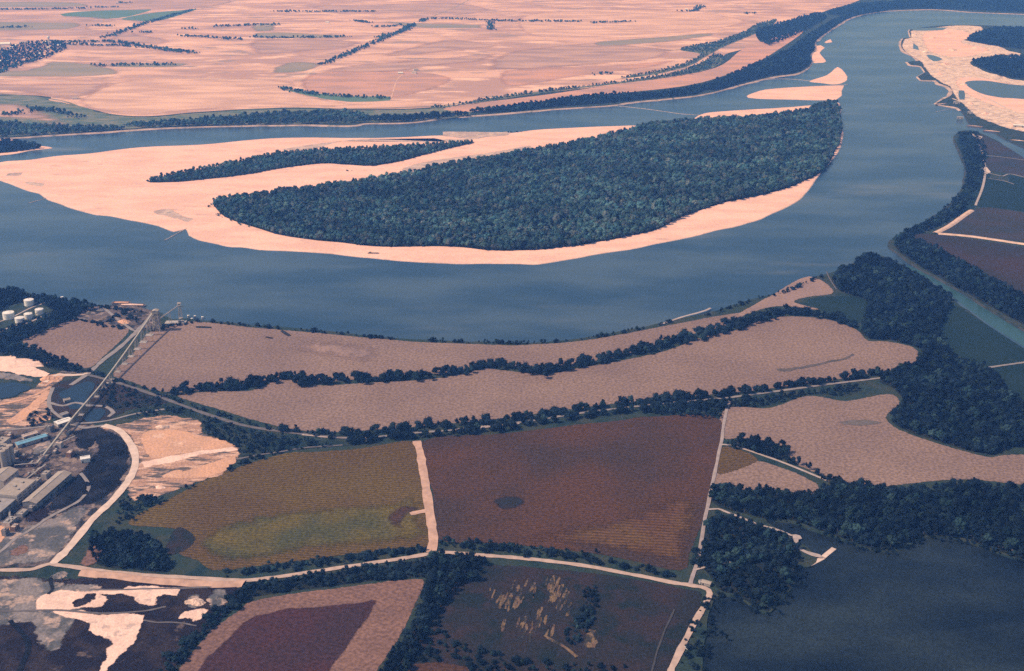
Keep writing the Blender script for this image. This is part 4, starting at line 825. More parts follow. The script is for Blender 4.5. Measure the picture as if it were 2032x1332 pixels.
region('bottom wood', 'dense dark wood beside the pink-margined field', [[(848, 1112), (900, 1108), (960, 1112), (945, 1150), (890, 1185), (860, 1240), (820, 1310), (800, 1360), (790, 1400), (730, 1400), (758, 1334), (812, 1250), (850, 1165)]], 7.2, 12, TD, 0.04, 0, 'wood_floor',
       ('broadleaf tree in the dense wood beside the pink-margined field', 'trees of the bottom wood'))
region('scrub wood', 'low dark scrub round the overgrown field', [[(800, 1330), (860, 1230), (890, 1260), (960, 1290), (1060, 1310), (1150, 1320), (1320, 1334), (1290, 1400), (960, 1400), (930, 1322), (850, 1312)]], 9.0, 6, SD, 0.4, 0, None)
region('scrub island', 'dense low thicket in the middle of the overgrown field', [[(1160, 1172), (1182, 1168), (1186, 1190), (1170, 1245), (1152, 1278), (1118, 1272), (1128, 1245), (1150, 1215)]], 6.5, 5, SD, 0.1, 0, None)
region('plant copse', 'square dark copse between the works and the olive field', [[(182, 1066), (250, 1058), (300, 1078), (336, 1112), (330, 1134), (260, 1130), (195, 1122), (180, 1100)]], 7.0, 10.5, TD, 0.02, 0, 'wood_floor',
       ('broadleaf tree in the square copse by the works road', 'trees of the works copse'))
region('quarry thicket', 'dark thicket between the railway and the quarry', [[(250, 832), (335, 806), (420, 834), (500, 856), (590, 872), (690, 884), (600, 892), (474, 904), (466, 885), (404, 860), (395, 832), (330, 822)], [(240, 990), (310, 988), (380, 964), (440, 944), (470, 918), (560, 898), (470, 930), (360, 978), (270, 1030), (230, 1040)]], 9, 7, TS, 0.3, 0, None,
       ('rounded tree in the thicket between railway and quarry', 'trees of the quarry thicket'))
region('tank wood', 'dark wood surrounding the white storage tanks', [[(-150, 562), (0, 576), (60, 588), (110, 596), (170, 606), (186, 612), (150, 632), (95, 656), (40, 680), (-60, 700), (-60, 680), (20, 656), (62, 644), (106, 618), (60, 600), (30, 604), (-30, 628), (-150, 640)]], 8, 11, TD, 0.05, 0, 'wood_floor')
region('yard wood', 'tree belt between the lime stockpile and the stubble', [[(-150, 682), (40, 686), (120, 714), (170, 734), (160, 742), (120, 738), (60, 718), (0, 704), (-150, 690)]], 9, 10, TD, 0.08, 0, 'wood_floor')
region('pond scrub', 'low scrub round the works pond', [[(190, 765), (230, 765), (330, 798), (300, 808), (230, 812), (195, 808), (190, 790)], [(60, 825), (100, 812), (104, 828), (80, 842), (50, 845)]], 9, 5, SD, 0.35, 0, None)
line('winding hedgerow', 'winding hedgerow of mixed trees between two stubble fields', [[(338, 781), (400, 772), (470, 771), (530, 758), (585, 751), (620, 762), (680, 757), (760, 753), (830, 751), (900, 742), (960, 727), (1000, 727), (1050, 739), (1080, 739), (1150, 727), (1220, 712), (1290, 695), (1350, 677), (1400, 666), (1450, 652), (1500, 637), (1560, 623), (1640, 630), (1700, 648)]], 2.7, 16, 13, [2, 2, 9, 3, 7, 7], 0,
     ('tree in the winding hedgerow between the two stubble fields', 'trees of the winding hedgerow'))
line('railway hedgerow', 'broken hedgerow of trees along the railway bed', [[(560, 855), (640, 862), (720, 862), (830, 852), (1000, 836), (1150, 814), (1300, 797), (1450, 783), (1640, 758), (1760, 742)], [(700, 880), (830, 868), (1000, 851), (1150, 829), (1300, 812), (1440, 806)]], 4.2, 8, 11.5, [9, 2, 3, 2, 7, 7], 0,
     ('tree in the broken hedgerow along the railway bed', 'trees of the railway hedgerow'))
region('railway belt', 'dense tree belt where the railway meets the lane', [[(1290, 818), (1360, 806), (1440, 797), (1560, 785), (1640, 776), (1700, 768), (1690, 785), (1600, 784), (1530, 806), (1440, 810), (1430, 832), (1360, 828)]], 8.5, 9, TD, 0.1, 0, 'scrub_floor',
       ('tree in the dense belt where railway and lane meet', 'trees of the railway belt'))
line('lane hedgerow', 'dark hedgerow beside the thin lane past the copse', [[(1450, 884), (1500, 898), (1560, 916), (1640, 950), (1680, 968)], [(1455, 878), (1500, 884), (1548, 892)]], 5.5, 8, 10, [2, 3, 7], 0,
     ('tree in the dark hedgerow beside the lane copse', 'trees of the lane hedgerow'))
region('copse', 'small dark copse beside the lane', [[(1448, 880), (1485, 872), (1562, 893), (1550, 912), (1500, 900)]], 7.5, 10, TD, 0.1, 0, 'wood_floor', ('tree in the small copse above the thin lane', 'trees of the lane copse'))
line('road shrubs', 'line of dark shrubs along the gravel road', [[(875, 1082), (960, 1090), (1050, 1098), (1150, 1110), (1250, 1128), (1350, 1146)], [(880, 1078), (1000, 1086), (1180, 1106)], [(480, 1136), (600, 1124), (720, 1106), (840, 1090)], [(430, 1140), (600, 1120), (800, 1094)], [(1378, 1130), (1388, 1090)]], 3.2, 8, 6, [7, 7, 9, 2], 0, None)
region('road belt', 'dark tree belt below the gravel road', [[(490, 1164), (560, 1152), (650, 1140), (720, 1130), (850, 1112), (855, 1140), (830, 1146), (700, 1158), (520, 1182), (470, 1205), (400, 1270), (340, 1345), (300, 1400), (280, 1400), (330, 1320), (400, 1240), (455, 1190)]], 7.4, 8, [2, 3, 7, 7, 9], 0.12, 0, 'wood_floor',
       ('tree in the dark belt below the gravel road', 'trees of the gravel road belt'))
line('riverbank willows', 'thin line of willows on the south bank', [[(390, 638), (500, 648), (640, 661), (800, 675), (960, 681), (1060, 682), (1180, 670), (1290, 650), (1340, 637)], [(1400, 628), (1440, 615), (1500, 595), (1560, 580), (1610, 557), (1640, 548)]], 7, 4, 6.5, [9, 7, 7, 3], 0, None)
line('works railway trees', 'shrubs along the railway beside the works', [[(175, 738), (215, 750), (270, 768), (340, 792), (420, 820), (500, 843), (560, 855)]], 7, 5, 6, [7, 9, 2], 0, None)
line('loading yard trees', 'dark shrubs along the loading yard bank', [[(296, 658), (330, 650), (370, 643), (388, 637)], [(300, 652), (340, 646)], [(150, 634), (200, 645), (250, 655)], [(190, 607), (240, 616), (290, 620)], [(215, 640), (240, 622), (275, 640)]], 4, 7, 5.5, [7, 7], 0, None)
line('far hedgerow', 'thin far hedgerows and tree rows crossing the plain', [
  [(640, 130), (680, 112), (720, 96), (760, 78), (790, 66), (818, 50)], [(745, 76), (770, 70), (800, 62), (820, 48)], [(545, 24), (600, 24), (680, 24), (745, 24)], [(690, 42), (712, 43), (735, 47)], [(740, 54), (770, 54), (800, 50)], [(845, 38), (835, 45)],
  [(855, 38), (920, 39), (980, 42), (1060, 43), (1150, 44)], [(972, 45), (975, 60)], [(500, 50), (555, 50)], [(500, 74), (550, 76), (690, 74)], [(200, 77), (240, 65), (275, 52), (320, 38), (385, 20)], [(215, 82), (270, 90), (330, 98), (390, 107)], [(220, 90), (300, 97), (360, 105)],
  [(100, 84), (160, 84), (210, 84)], [(110, 88), (170, 90), (230, 92)], [(180, 52), (225, 53)], [(175, 16), (230, 15)], [(235, 6), (258, 7)], [(355, 72), (400, 74), (480, 80)], [(370, 58), (395, 58)], [(420, 54), (470, 52), (510, 50)], [(190, 132), (250, 130), (340, 130)], [(1180, 148), (1210, 147)], [(1350, 23), (1380, 22), (1392, 12)],
  [(0, 20), (100, 19), (180, 17)], [(0, 56), (60, 54)], [(270, 66), (300, 66)], [(0, 145), (30, 132), (70, 120)], [(0, 230), (50, 225), (90, 218), (130, 228), (165, 236)], [(60, 214), (110, 222)], [(1250, 44), (1170, 46)], [(1480, 28), (1500, 27)], [(560, 176), (640, 190), (770, 196)]], 4.0, 26, 11, [0, 1, 4, 6, 9], 0, None)  # lighter, bluer leaf kinds: distance haze put into the crown colour
region('village trees', 'leafy gardens and shade trees of the far village', [[(0, 105), (60, 85), (130, 84), (135, 96), (90, 118), (40, 128), (0, 138)], [(-200, 100), (0, 100), (0, 140), (-200, 150)]], 17, 12, TD, 0.25, 0, None)
line('sandbar bushes', 'scattered small bushes on the sandbar', [[(680, 340), (700, 340)], [(290, 361), (310, 362)], [(1010, 263), (1030, 263)], [(420, 420), (450, 432), (500, 450)], [(430, 396), (420, 410)]], 8, 12, 5, [6, 7], IZ, None)
line('marsh shrubs', 'ragged marsh shrubs along the lake\'s west shore', [[(1420, 1180), (1408, 1210), (1400, 1260), (1393, 1320), (1390, 1345)], [(1425, 1178), (1465, 1184), (1500, 1206)], [(1385, 1230), (1375, 1290), (1368, 1340)], [(1404, 1240), (1412, 1256)], [(1398, 1300), (1410, 1312)], [(1520, 1033), (1570, 1037), (1630, 1057), (1690, 1079), (1740, 1093), (1790, 1089), (1830, 1067), (1890, 1067), (1960, 1089), (2032, 1115)], [(1500, 1206), (1525, 1217), (1545, 1197), (1568, 1173), (1582, 1146), (1584, 1126)]], 3.6, 12, 4.5, [7, 7, 2], -0.6, None)
line('lone lake tree', 'drowned tree standing alone in the lake', [[(1440, 1272), (1456, 1274)]], 5, 5, 8, [2, 3], -1.6, None)

A = np.array([(c[0], c[1], c[2], c[3], c[4], c[5]) for c in CAND], float)
px = P(A[:, :2]); dist = np.hypot(A[:, 0], A[:, 1])**2+ALT**2; dist = np.sqrt(dist)
app = A[:, 3]/dist*FOC
hedge = np.array([REG[int(r)][0] in ('winding hedgerow', 'railway hedgerow', 'lane hedgerow', 'copse') for r in A[:, 5]])
ok = np.array([REG[int(r)][2] is not None for r in A[:, 5]]) & (px[:, 0] > 8) & (px[:, 0] < PW-8) & (px[:, 1] > 20) & (px[:, 1] < PH-2)
score = np.where(ok, app*np.where(hedge, 1.25, 1.0), -1)
pick = np.argsort(-score)[:300]; pick = pick[score[pick] > 0]; single = np.zeros(len(A), bool); single[pick] = True
rr = random.Random(3)
for i in pick:                                    # the trees that show largest, one by one
    x, y, z, h, k, ri = A[i]; cm, tm = VAR[int(k)]; lab, grp = REG[int(ri)][2]
    e = empty('broadleaf_tree', (x, y, z), rr.random()*6.28); w = rr.uniform(0.85, 1.2); e.scale = (h*w, h*w, h)
    tag(e, lab, 'tree', grp)
    link('trunk', tm, None, e); link('crown', cm, None, e)
for ri, (nm, lab, ind) in enumerate(REG):         # everything else, wood by wood
    s = np.where((A[:, 5] == ri) & ~single)[0]
    if len(s) == 0: continue
    me = bpy.data.meshes.new('forest'); me.from_pydata([(A[i, 0], A[i, 1], A[i, 2]) for i in s], [], [])
    r = np.random.default_rng(ri); n = len(s); h = A[s, 3]; w = r.uniform(0.85, 1.2, n)
    me.attributes.new('kind_index', 'INT', 'POINT').data.foreach_set('value', A[s, 4].astype(np.int32))
    t = np.zeros((n, 3), np.float32); t[:, 2] = r.uniform(0, 6.28, n); me.attributes.new('turn', 'FLOAT_VECTOR', 'POINT').data.foreach_set('vector', t.ravel())
    me.attributes.new('size', 'FLOAT_VECTOR', 'POINT').data.foreach_set('vector', np.stack([h*w, h*w, h], 1).astype(np.float32).ravel())
    o = link('hedgerow' if 'hedgerow' in nm else 'shrubs' if ('shrub' in lab or 'scrub' in lab or 'bushes' in lab) else 'forest', me)
    tag(o, lab, 'hedgerow' if 'hedgerow' in nm else 'trees', kind='stuff')
    md = o.modifiers.new('scatter', 'NODES'); md.node_group = ng
print('TREES', len(A), 'single', len(pick), 'app range', app[pick].min(), app[pick].max())

# ================================================================== THINGS
# wing dams of dumped stone ------------------------------------------------
def dike(pts, w, top, label):
    c = jag(G(smooth(pts, False, 8), WZ), 0.6, False, 9); t = np.gradient(c, axis=0); nr = np.stack([-t[:, 1], t[:, 0]], 1); nr /= np.linalg.norm(nr, axis=1, keepdims=True)
    r = np.random.default_rng(len(c)); root = empty('stone_dike', (c[0][0], c[0][1], WZ)); tag(root, label, 'dike', 'stone dikes in the river')
    v = []; f = []; o0 = np.array([c[0][0], c[0][1]])
    for i in range(len(c)):
        for s, z in ((1, -1.5), (0.3, top), (-0.3, top), (-1, -1.5)):
            a = c[i]-o0+nr[i]*w/2*s*(1+0.15*r.normal()); v.append((a[0], a[1], z+0.15*r.normal()))
        if i:
            for k in range(3): j = 4*i+k; f.append((j-4, j, j+1, j-3))
    m = MB(); m.add(v, f); m.build('core', 'rock', root)
    m = MB()                                    # boulders on the crest
    for i in range(len(c)*5):
        k = r.integers(len(c)); a = c[k]-o0+nr[k]*r.uniform(-0.4, 0.4)*w+t[k]*r.uniform(-0.5, 0.5); s = r.uniform(0.6, 1.5)
        m.box((a[0], a[1], top*0.8+r.uniform(-0.3, 0.3)), (s, s*r.uniform(.7, 1.2), s*0.8), r.uniform(0, 3))
    m.build('boulders', 'rock', root)['kind'] = 'stuff'
dike([(368, 455), (350, 465), (328, 477)], 5, 1.0, 'stone dike jutting from the notch in the sandbar')
dike([(100, 391), (80, 397), (58, 403)], 5, 0.7, 'stone dike near the sandbar\'s pointed end')
dike([(1205, 209), (1250, 213), (1300, 219), (1350, 226), (1388, 229)], 5, 0.8, 'long stone dike closing the back channel')
dike([(1440, 178), (1480, 166), (1520, 159), (1560, 157), (1610, 161), (1650, 167), (1682, 168)], 6, 0.8, 'curved stone dike between the two bare sandbars')
dike([(1900, 214), (1880, 218), (1858, 222)], 4, 0.6, 'short stone dike below the sand workings')

# white storage tanks -----------------------------------------------------
def tank(px_, py_, rad, h, label):
    p = g1(px_, py_); root = empty('storage_tank', p, random.random()*6.28); tag(root, label, 'tank', 'storage tanks by the river')
    m = MB(); m.lathe((0, 0, 0), [(rad, 0), (rad, h*0.33), (rad+.04, h*0.335), (rad, h*0.34), (rad, h*0.66), (rad+.04, h*0.665), (rad, h*0.67), (rad, h)], 40); sh = m.build('shell', 'white_paint', root)
    m = MB(); m.lathe((0, 0, h+0.01), [(rad+.15, 0), (rad+.15, .2), (rad*.5, .9), (0.6, 1.4)], 40); rf = m.build('roof', 'tank_roof', root)
    m = MB(); m.lathe((rad*.35, 0, h+0.9), [(0.6, 0), (0.6, 0.7), (0.2, 0.9)], 10); m.build('vent', 'steel', rf)
    m = MB()
    for i in range(26):
        a = i/26*1.9; m.box(((rad+.6)*math.cos(a), (rad+.6)*math.sin(a), h*(i+1)/26), (1.1, 0.5, 0.12), a)
    m.build('stair', 'steel', root)
    m = MB()
    for i in range(40):
        a = 6.283*i/40; b = 6.283*(i+1)/40; m.beam(((rad)*math.cos(a), (rad)*math.sin(a), h+1.2), ((rad)*math.cos(b), (rad)*math.sin(b), h+1.2), 0.1)
        if i % 4 == 0: m.beam(((rad)*math.cos(a), (rad)*math.sin(a), h), ((rad)*math.cos(a), (rad)*math.sin(a), h+1.2), 0.08)
    m.build('railing', 'steel', rf)
tank(58.5, 606, 9.5, 12, 'white storage tank standing apart in the trees')
tank(18, 632, 11, 12.5, 'widest white storage tank at the edge of the tank yard')
tank(40, 640, 9, 10, 'white storage tank on the lower lane with a shed beside it')
tank(57, 632, 8, 10, 'middle white storage tank between two others')
tank(79, 624, 8, 11, 'white storage tank at the jetty end of the tank yard')

def shed(px_, py_, L, Wd, H, rz, roof, wall, label, name='shed', rise=2.0, group=None, doors=2, wins=4):
    p = g1(px_, py_); root = empty(name, p, rz); tag(root, label, 'building', group)
    m = MB(); m.box((0, 0, H/2), (L, Wd, H)); m.build('wall', wall, root)
    m = MB()
    m.add([(-L/2, -Wd/2, H), (-L/2, Wd/2, H), (-L/2, 0, H+rise*.93), (L/2, -Wd/2, H), (L/2, Wd/2, H), (L/2, 0, H+rise*.93)], [(0, 2, 1), (3, 4, 5)]); m.build('gable', wall, root)
    m = MB(); m.gable((0, 0, H+0.05), (L, Wd), rise, 0.5, 0.25); rf = m.build('roof', roof, root)
    m = MB(); m.box((0, 0, H+rise+0.15), (L*0.8, 0.7, 0.5)); m.build('ridge_vent', 'steel', rf)
    for i in range(doors):
        m = MB(); m.box((L*(-0.3+0.6*i/max(1, doors-1)), -Wd/2-0.06, min(2.0, H*.35)), (min(4.5, L*.15), 0.12, min(4.0, H*.7))); m.build('door', 'dark_glass', root)
    for i in range(wins):
        m = MB(); m.box((L*(-0.42+0.84*(i+.5)/wins), -Wd/2-0.05, H*0.78), (L*.05, 0.1, H*.14)); m.build('window', 'dark_glass', root)
    return root
def flat_building(px_, py_, L, Wd, H, rz, label, wall='concrete', name='building', units=3, bands=3, group=None, roof='pale_roof'):
    p = g1(px_, py_); root = empty(name, p, rz); tag(root, label, 'building', group)
    m = MB(); m.box((0, 0, H/2), (L, Wd, H)); m.build('wall', wall, root)
    m = MB(); m.box((0, 0, H+.15), (L-.8, Wd-.8, .3)); rf = m.build('roof', roof, root)
    m = MB()
    for s in (-1, 1): m.box((0, s*(Wd/2-.15), H+.45), (L+.1, .36, .9)); m.box((s*(L/2-.15), 0, H+.45), (.36, Wd-.7, .9))
    m.build('parapet', wall, root)
    r = random.Random(int(px_))
    for i in range(units):
        m = MB(); m.box((r.uniform(-.35, .35)*L, r.uniform(-.3, .3)*Wd, H+1.1), (r.uniform(2, 4), r.uniform(2, 4), 1.7)); m.build('roof_unit', 'steel', rf)
    for b in range(bands):
        for s in range(4):
            m = MB(); m.box((L*(-.36+.24*s), -Wd/2-.04, H*(b+.6)/(bands+.2)), (L*.14, .1, 1.3)); m.build('window', 'dark_glass', root)
    return root
a_c = math.atan2(*(g1(150, 925)-g1(70, 1000)).xy.yx) if False else None
def ang(a, b):
    d = g1(*b)-g1(*a); return math.atan2(d.y, d.x)
RZ = ang((58, 1000), (130, 938))
shed(96, 978, (g1(58, 1000)-g1(130, 940)).length, 21, 9, RZ, 'pale_roof', 'wall_grey', 'very long pale-roofed warehouse on the edge of the coal yard', 'warehouse', 3.0, None, 4, 12)
flat_building(34, 984, 48, 34, 14, RZ, 'broad flat-roofed hall beside the long warehouse')
shed(8, 958, 36, 26, 13, RZ, 'pale_roof', 'concrete', 'stepped gabled kiln hall above the flat-roofed hall', 'kiln_hall', 3.5)
flat_building(-2, 1016, 40, 30, 10, RZ, 'low grey hall below the flat-roofed hall', 'wall_grey', roof='grey_roof')
flat_building(20, 1040, 18, 12, 6, RZ, 'small grey store among the rubble ground', 'concrete', roof='grey_roof')
flat_building(6, 888, 22, 16, 12, RZ, 'square block above the silos', 'concrete')
shed(126, 842, 24, 14, 6, ang((112, 846), (142, 836)), 'white_paint', 'concrete', 'white-roofed shed tucked under the conveyor', 'shed', 1.5)
shed(128, 826, 11, 9, 5, ang((112, 846), (142, 836)), 'grey_roof', 'wall_grey', 'small grey shed behind the white-roofed shed', 'shed', 1.4, None, 1, 2)
shed(63, 879, 46, 11, 6, ang((36, 884), (82, 870)), 'blue_roof', 'concrete', 'long turquoise-roofed shed in the works yard', 'shed', 1.4)
shed(60, 868, 22, 9, 6, ang((36, 884), (82, 870)), 'tan_roof', 'concrete', 'low tan shed behind the turquoise roof', 'shed', 1.2, None, 2, 2)
shed(133, 797, 10, 8, 4.5, 0.6, 'pale_roof', 'concrete', 'small lone pump house beside the blue pond', 'pump_house', 1.4, None, 1, 2)
shed(170, 916, 13, 10, 7, 0.4, 'white_paint', 'white_paint', 'small white crusher house at the coal yard corner', 'crusher_house', 1.6, None, 1, 2)
flat_building(45, 1022, 14, 9, 5, RZ, 'small box-like office behind the warehouse end', 'concrete', units=1, bands=1)
flat_building(74, 962, 12, 8, 8, RZ, 'narrow sampling block beside the warehouse', 'concrete', units=1, bands=2)
shed(218, 764, 9, 7, 4.5, 0.2, 'pale_roof', 'concrete', 'small switch hut under the conveyor by the railway', 'switch_hut', 1.2, None, 1, 1)
shed(1402, 1160, 11, 7, 3.5, -0.5, 'pale_roof', 'concrete', 'pale-roofed farm shed at the gravel road corner', 'farm_shed', 1.6, None, 1, 2)
shed(1392, 1157, 6, 5, 3, 0.3, 'grey_roof', 'concrete', 'small cabin beside the farm shed', 'cabin', 1.5, None, 1, 2)
shed(1364, 1286, 5, 3.5, 2.6, 0.9, 'white_paint', 'white_paint', 'tiny white hut alone beside the gravel road', 'hut', 1.0, None, 1, 1)
# silos
p0 = g1(12, 922)
for k, (i, j) in enumerate(((0, 0), (1, 0), (2, 0), (0, 1), (1, 1), (2, 1))):
    d = Vector((math.cos(RZ), math.sin(RZ), 0)); n = Vector((-d.y, d.x, 0)); p = p0+d*(i*9.4-9)+n*(j*9.4-4)
    root = empty('silo', p); tag(root, 'tall pale concrete silo in the tight cluster of six', 'silo', 'silo cluster of the works')
    m = MB(); m.lathe((0, 0, 0), [(4.6, 0), (4.6, 27)], 24); m.build('shell', 'concrete', root)
    m = MB(); m.lathe((0, 0, 27.01), [(4.75, 0), (4.75, .5), (.8, 1.2)], 24); m.build('roof', 'pale_roof', root)
    m = MB(); m.beam((4.75, 0, 0), (4.75, 0, 28), .5, .3); m.build('ladder', 'steel', root)
pp = p0+Vector((0, 0, 0)); root = empty('elevator_house', (pp.x-14, pp.y+4, 0), RZ); tag(root, 'slim elevator tower rising beside the silo cluster', 'tower')
m = MB(); m.box((0, 0, 16), (7, 6, 32)); m.build('shaft', 'steel', root); m = MB(); m.box((0, 0, 34), (8.5, 7.5, 3.9)); hh = m.build('head_house', 'pale_roof', root)
for i in range(3): m = MB(); m.box((-2.5+2.5*i, -3.8, 34.3), (1.2, .12, 1.2)); m.build('window', 'dark_glass', hh)

# long conveyor -----------------------------------------------------------
CB, CT = g1(74, 926, 0), g1(308, 652, 0)          # works end, river end (ground points under the gallery)
HB, HT = 5.0, 34.0
cd = Vector((CT.x-CB.x, CT.y-CB.y, 0)); Lc = cd.length; cdn = cd.normalized(); cn = Vector((-cdn.y, cdn.x, 0))
def hgt(s):                                        # low across the works and field, climbing to the tower
    return HB+6*min(1, s/0.25)+(HT-HB-6)*max(0, (s-0.45)/0.55)**1.35
root = empty('conveyor', CB); tag(root, 'long pale conveyor gallery running from the works to the river tower', 'conveyor')
def cpt(s, off=0, dz=0): q = cd*s+cn*off; return Vector((q.x, q.y, hgt(s)+dz))
NS = 30
for i in range(NS):
    a, b = cpt(i/NS), cpt((i+1)/NS)
    m = MB(); m.beam(a, b, 2.2, 2.0); pn = m.build('gallery_panel', 'conveyor', root)
    m = MB()
    for s in (-1, 1):
        m.beam(cpt(i/NS, s*1.6, -1.5), cpt((i+1)/NS, s*1.6, -1.5), .35)
    m.build('truss_chord', 'steel', pn)
for i in range(1, 16):
    s = i/16.0; h = hgt(s)-1.6
    m = MB()
    wd = 2.0+h*0.12
    for e in (-1, 1):
        for k in (-1, 1): m.beam(cd*s+cn*e*wd+cdn*k*wd*0.7, cd*s+cn*e*1.4+cdn*k*.8+Vector((0, 0, h)), 0.55)
    nb = max(1, int(h/5))
    for b in range(nb):
        t0, t1 = b/nb, (b+1)/nb; w0, w1 = wd+(1.4-wd)*t0, wd+(1.4-wd)*t1
        m.beam(cd*s+cn*w0+Vector((0, 0, h*t0)), cd*s-cn*w1+Vector((0, 0, h*t1)), .3); m.beam(cd*s-cn*w1+Vector((0, 0, h*t1)), cd*s+cn*w1+Vector((0, 0, h*t1)), .3)
    tr = m.build('trestle', 'steel', root)
    m = MB(); q = cd*s; m.box((q.x, q.y, .4), (wd*2.6, wd*2.2, .8), math.atan2(cn.y, cn.x)); m.build('footing', 'concrete', tr)
# transfer tower
tw = g1(313, 656, 0); root = empty('transfer_tower', tw, math.atan2(cdn.y, cdn.x)); tag(root, 'tall braced steel tower where the conveyor meets the river', 'tower')
for sx in (-1, 1):
    for sy in (-1, 1):
        m = MB(); m.beam((sx*6.5, sy*6.5, 0), (sx*4.5, sy*4.5, 36), 1.1); m.build('leg', 'conveyor', root)
for k in range(6):
    z0, z1 = k*6, (k+1)*6; w0, w1 = 6.5-2*z0/36, 6.5-2*z1/36
    m = MB()
    for a, b in (((-1, -1), (1, -1)), ((1, -1), (1, 1)), ((1, 1), (-1, 1)), ((-1, 1), (-1, -1))):
        m.beam((a[0]*w0, a[1]*w0, z0), (b[0]*w1, b[1]*w1, z1), .4); m.beam((b[0]*w0, b[1]*w0, z0), (a[0]*w1, a[1]*w1, z1), .4); m.beam((a[0]*w1, a[1]*w1, z1), (b[0]*w1, b[1]*w1, z1), .5)
    m.build('bracing', 'steel', root)
m = MB(); m.box((0, 0, 38.6), (11, 11, 5)); hh = m.build('head_house', 'conveyor', root)
m = MB(); m.gable((0, 0, 41.2), (11, 11), 1.6, .5, .3); m.build('roof', 'pale_roof', hh)
for i in range(3): m = MB(); m.box((-3.4+3.4*i, -5.56, 39), (1.6, .12, 1.4)); m.build('window', 'dark_glass', hh)
m = MB(); m.box((0, 0, 18), (4, 4, 35)); m.build('chute', 'steel', root)
# loading conveyor and ship loader
ld = g1(359, 634, WZ); ld = Vector((ld.x, ld.y, WZ))
root = empty('loading_conveyor', (tw.x, tw.y, 0)); tag(root, 'thin inclined truss conveyor from the tower to the barge loader', 'conveyor')
va = Vector((4, 4, 22)); vb = Vector((ld.x-tw.x, ld.y-tw.y, 27))
nn = (vb-va).cross(Vector((0, 0, 1))).normalized(); up = Vector((0, 0, 1.0))
m = MB(); m.beam(va, vb, 1.8, 1.2); m.build('belt_housing', 'conveyor', root)
for e in (-1, 1):
    m = MB(); m.beam(va+nn*e*1.3+up*1.3, vb+nn*e*1.3+up*1.3, .3)
    for k in range(12): m.beam(va.lerp(vb, k/12)+nn*e*1.3-up*.6, va.lerp(vb, (k+1)/12)+nn*e*1.3+up*1.3, .2)
    m.build('truss_side', 'steel', root)
mid = va.lerp(vb, .5)
for e in (-1, 1): m = MB(); m.beam(Vector((mid.x, mid.y, 0))+nn*e*3, mid+nn*e*1.2-up*.6, .6); m.build('leg', 'steel', root)
root = empty('barge_loader', ld); tag(root, 'slender barge loader mast standing at the water\'s edge', 'loader')
m = MB(); m.lathe((0, 0, -1), [(4.2, 0), (4.2, 4.2)], 16); m.build('base', 'concrete', root)
for sx in (-1, 1):
    for sy in (-1, 1): m = MB(); m.beam((sx*3, sy*3, 3), (sx*1.5, sy*1.5, 30), .6); m.build('leg', 'steel', root)
m = MB()
for k in range(5):
    w0, w1 = 3-1.5*k/5, 3-1.5*(k+1)/5; z0, z1 = 3+27*k/5, 3+27*(k+1)/5
    for a, b in (((-1, -1), (1, -1)), ((1, -1), (1, 1)), ((1, 1), (-1, 1)), ((-1, 1), (-1, -1))): m.beam((a[0]*w0, a[1]*w0, z0), (b[0]*w1, b[1]*w1, z1), .3)
m.build('bracing', 'steel', root)
m = MB(); m.box((0, 0, 32), (6, 6, 5)); cb = m.build('cab', 'white_paint', root)
m = MB(); m.box((0, -3.06, 32.6), (4, .12, 1.4)); m.build('window', 'dark_glass', cb)
m = MB(); m.gable((0, 0, 34.6), (6, 6), 1.2, .4, .25); m.build('roof', 'pale_roof', cb)
m = MB(); m.beam((0, 0, 29), (4, 11, 22), 1.2); m.build('spout', 'conveyor', root)
# loading platform
q = g1(349, 641, 0); root = empty('loading_platform', q, 0.05); tag(root, 'low concrete platform round the foot of the barge loader', 'platform')
m = MB(); m.box((0, 0, 1.5), (40, 16, 1.2)); m.build('deck', 'concrete', root)
for i in range(5): m = MB(); m.lathe((-16+8*i, 6, -4), [(.9, 0), (.9, 4.9)], 10); m.build('pile', 'rust', root)
m = MB(); m.box((10, -2, 4), (8, 6, 3.8)); hs = m.build('control_hut', 'grey_roof', root); m = MB(); m.box((10, -5.05, 4.3), (4, .1, 1.2)); m.build('window', 'dark_glass', hs)
# mooring dolphins
for k, (x, y) in enumerate(((381, 636), (374, 630), (387, 631), (402, 633))):
    q = g1(x, y, WZ); root = empty('mooring_dolphin', q); tag(root, 'round mooring dolphin in the water beyond the barge loader', 'dolphin', 'mooring dolphins off the loading yard')
    m = MB(); m.lathe((0, 0, -3), [(2, 0), (2, 7)], 14); m.build('pile', 'concrete', root); m = MB(); m.lathe((0, 0, 4.01), [(2.3, 0), (2.3, .6), (.5, .7), (.5, 1.6)], 14); m.build('cap', 'white_paint', root)
